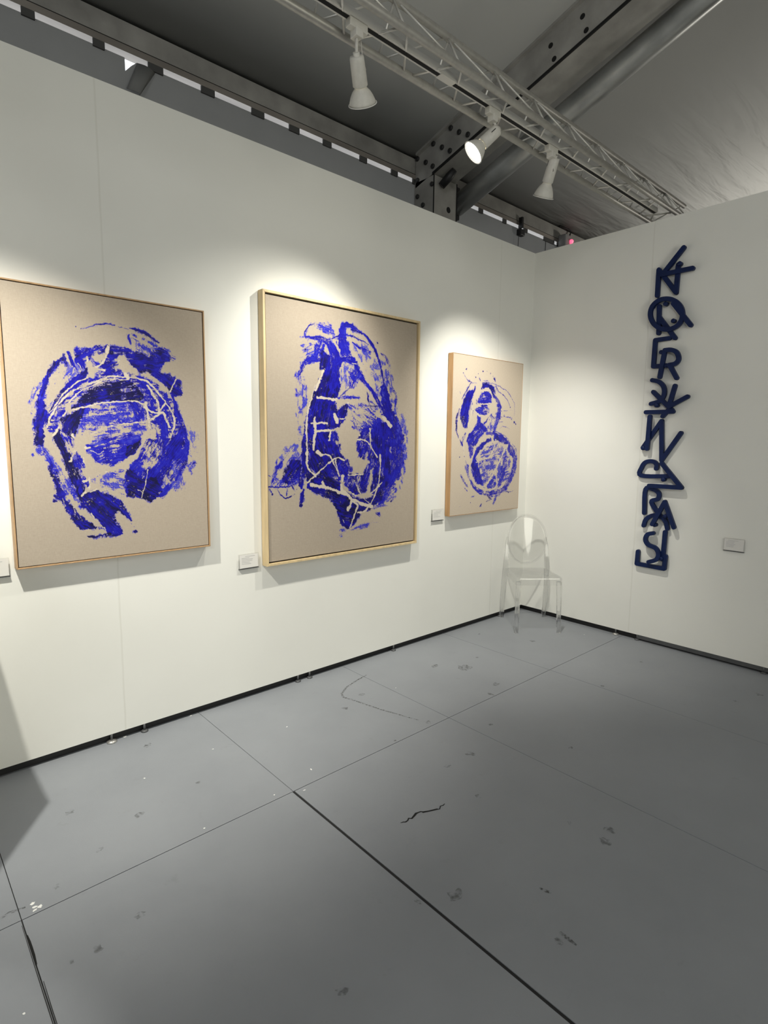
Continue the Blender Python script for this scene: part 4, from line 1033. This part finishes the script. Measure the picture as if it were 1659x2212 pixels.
# ---------------------------------------------------------------- levelling feet under the wall panels
for i, (x, y) in enumerate(FEET):
    big = i in (0, 6)
    if i < 6: px, py = x, .004
    else: px, py = .004, y
    lab = ['bright metal levelling foot under the left wall below the first canvas', 'dull levelling foot under the left wall near the panel joint', 'levelling foot under the left wall below the largest canvas',
           'levelling foot just right of the one below the largest canvas', 'levelling foot under the left wall between the two right canvases', 'dark levelling foot under the left wall beside the clear chair',
           'white levelling foot under the right wall beyond the clear chair', 'dark levelling foot where the grey rail starts on the right wall', 'dark levelling foot under the right wall at the picture edge'][i]
    r = empty('levelling_foot', (px, py, 0), lab, 'levelling foot', 'levelling feet under the walls')
    fm = M_FOOT if big else M_RAIL
    part_of_mesh(MB().lathe([(0, .0005), (0, .024 if big else .018), (.005, .024 if big else .018), (.010, .010), (.010, .0005)], (px, py, .0005), (0, 0, 1), 18), 'pad', fm, r)
    part_of_mesh(MB().lathe([(.009, .0005), (.009, .006), (ZB-.001, .006), (ZB-.001, .0005)], (px, py, 0), (0, 0, 1), 12), 'stem', M_RAIL, r)

# ---------------------------------------------------------------- clear chair in the corner
ch = empty('ghost_chair'.replace('ghost_', 'clear_'), (-.3149, -.3007, 0), 'clear transparent plastic chair with an oval back standing in the corner', 'chair')
cr = Vector((.77197, -.63566, 0)); cf = Vector((-.63566, -.77197, 0)); C0 = Vector((-.3149, -.3007, 0))
cp = lambda a, d, z: C0+cr*a+cf*d+Vector((0, 0, z))
def chair_part(mb, name, solid=0.):
    o = part_of_mesh(mb, name, M_CLEARLEG if ('leg' in name or 'rim' in name) else M_CLEAR, ch, bevel=.003 if 'leg' in name else 0)
    if solid: md = o.modifiers.new('t', 'SOLIDIFY'); md.thickness = solid; md.offset = 0
    return o
# seat: rounded shell with a down-turned skirt
out = []
def arc(cx, cy, r, a0, a1, n=6): return [(cx+r*math.cos(math.radians(a0+(a1-a0)*i/n)), cy+r*math.sin(math.radians(a0+(a1-a0)*i/n))) for i in range(n+1)]
out += arc(.160, .180, .024, 0, 90)+arc(-.156, .180, .024, 90, 180)+arc(-.150, -.135, .018, 180, 270)+arc(.150, -.135, .018, 270, 360)
rings = [(0.0, .385), (0.0, .430), (.003, .438), (.009, .443), (.020, .445)]
vs_ = []; n = len(out)
for ins, z in rings:
    for a, d in out:
        l = math.hypot(a, d-.02); k = 1-ins/l; vs_.append(cp(a*k, (d-.02)*k+.02, z))
fs = [(i*n+j, i*n+(j+1) % n, (i+1)*n+(j+1) % n, (i+1)*n+j) for i in range(len(rings)-1) for j in range(n)]+[tuple((len(rings)-1)*n+j for j in range(n))]
chair_part(MB().add(vs_, fs, False), 'seat', .006)
for s in (-1, 1):
    mb = MB().sweep([cp(s*.168, .207, 0), cp(s*.164, .196, .28), cp(s*.160, .190, .41)], [.013, .016, .0175], square=True, ref=tuple(cf))
    chair_part(mb, 'front_leg')
    mb = MB().sweep([cp(s*.180, -.208, 0), cp(s*.184, -.185, .14), cp(s*.182, -.162, .30), cp(s*.176, -.148, .44), cp(s*.171, -.155, .54), cp(s*.166, -.172, .64), cp(s*.160, -.184, .70)],
                    [.014, .017, .019, .020, .017, .013, .008], square=True, ref=tuple(cf))
    chair_part(mb, 'rear_leg')
# oval back, leaning and slightly dished
def bk(u, v, off=0):   # u, v in the unit disc
    z = .679+.205*v; a = .004+.164*u
    return cp(a, -.182-.085*(z-.66)-.028*(1-u*u)+.012+off, z)
mb = MB(); vs_ = [bk(0, 0)]; fs = []; NR, NA = 8, 48
for i in range(1, NR+1):
    for j in range(NA): th = 2*math.pi*j/NA; vs_.append(bk(i/NR*math.cos(th), i/NR*math.sin(th)))
fs += [(0, 1+j, 1+(j+1) % NA) for j in range(NA)]
for i in range(NR-1):
    for j in range(NA): a = 1+i*NA; fs.append((a+j, a+NA+j, a+NA+(j+1) % NA, a+(j+1) % NA))
back = chair_part(mb.add(vs_, fs, True), 'backrest', .006)
rim = chair_part(MB().sweep([bk(math.cos(2*math.pi*j/64), math.sin(2*math.pi*j/64)) for j in range(64)], .0065, 10, closed=True), 'backrest_rim'); rim.parent = back

# ---------------------------------------------------------------- white counter added outside the frame, shaped to cast the lower left shadow
pl = empty('shadow_counter', (-4.32, -.4, 0), 'white counter form added outside the frame at left to cast a shadow', 'counter')
top = [(-4.62, -.03), (-4.00, -.03), (-4.00, -.545), (-4.27, -.93), (-4.62, -.93)]
part_of_mesh(MB().prism(top, 2, 1.06, 1.10), 'counter_top', M_PLINTH, pl)
bot = [(-4.60, -.03), (-4.10, -.03), (-4.10, -.5), (-4.32, -.88), (-4.60, -.88)]
part_of_mesh(MB().prism(bot, 2, 0.001, 1.06), 'base', M_PLINTH, pl)
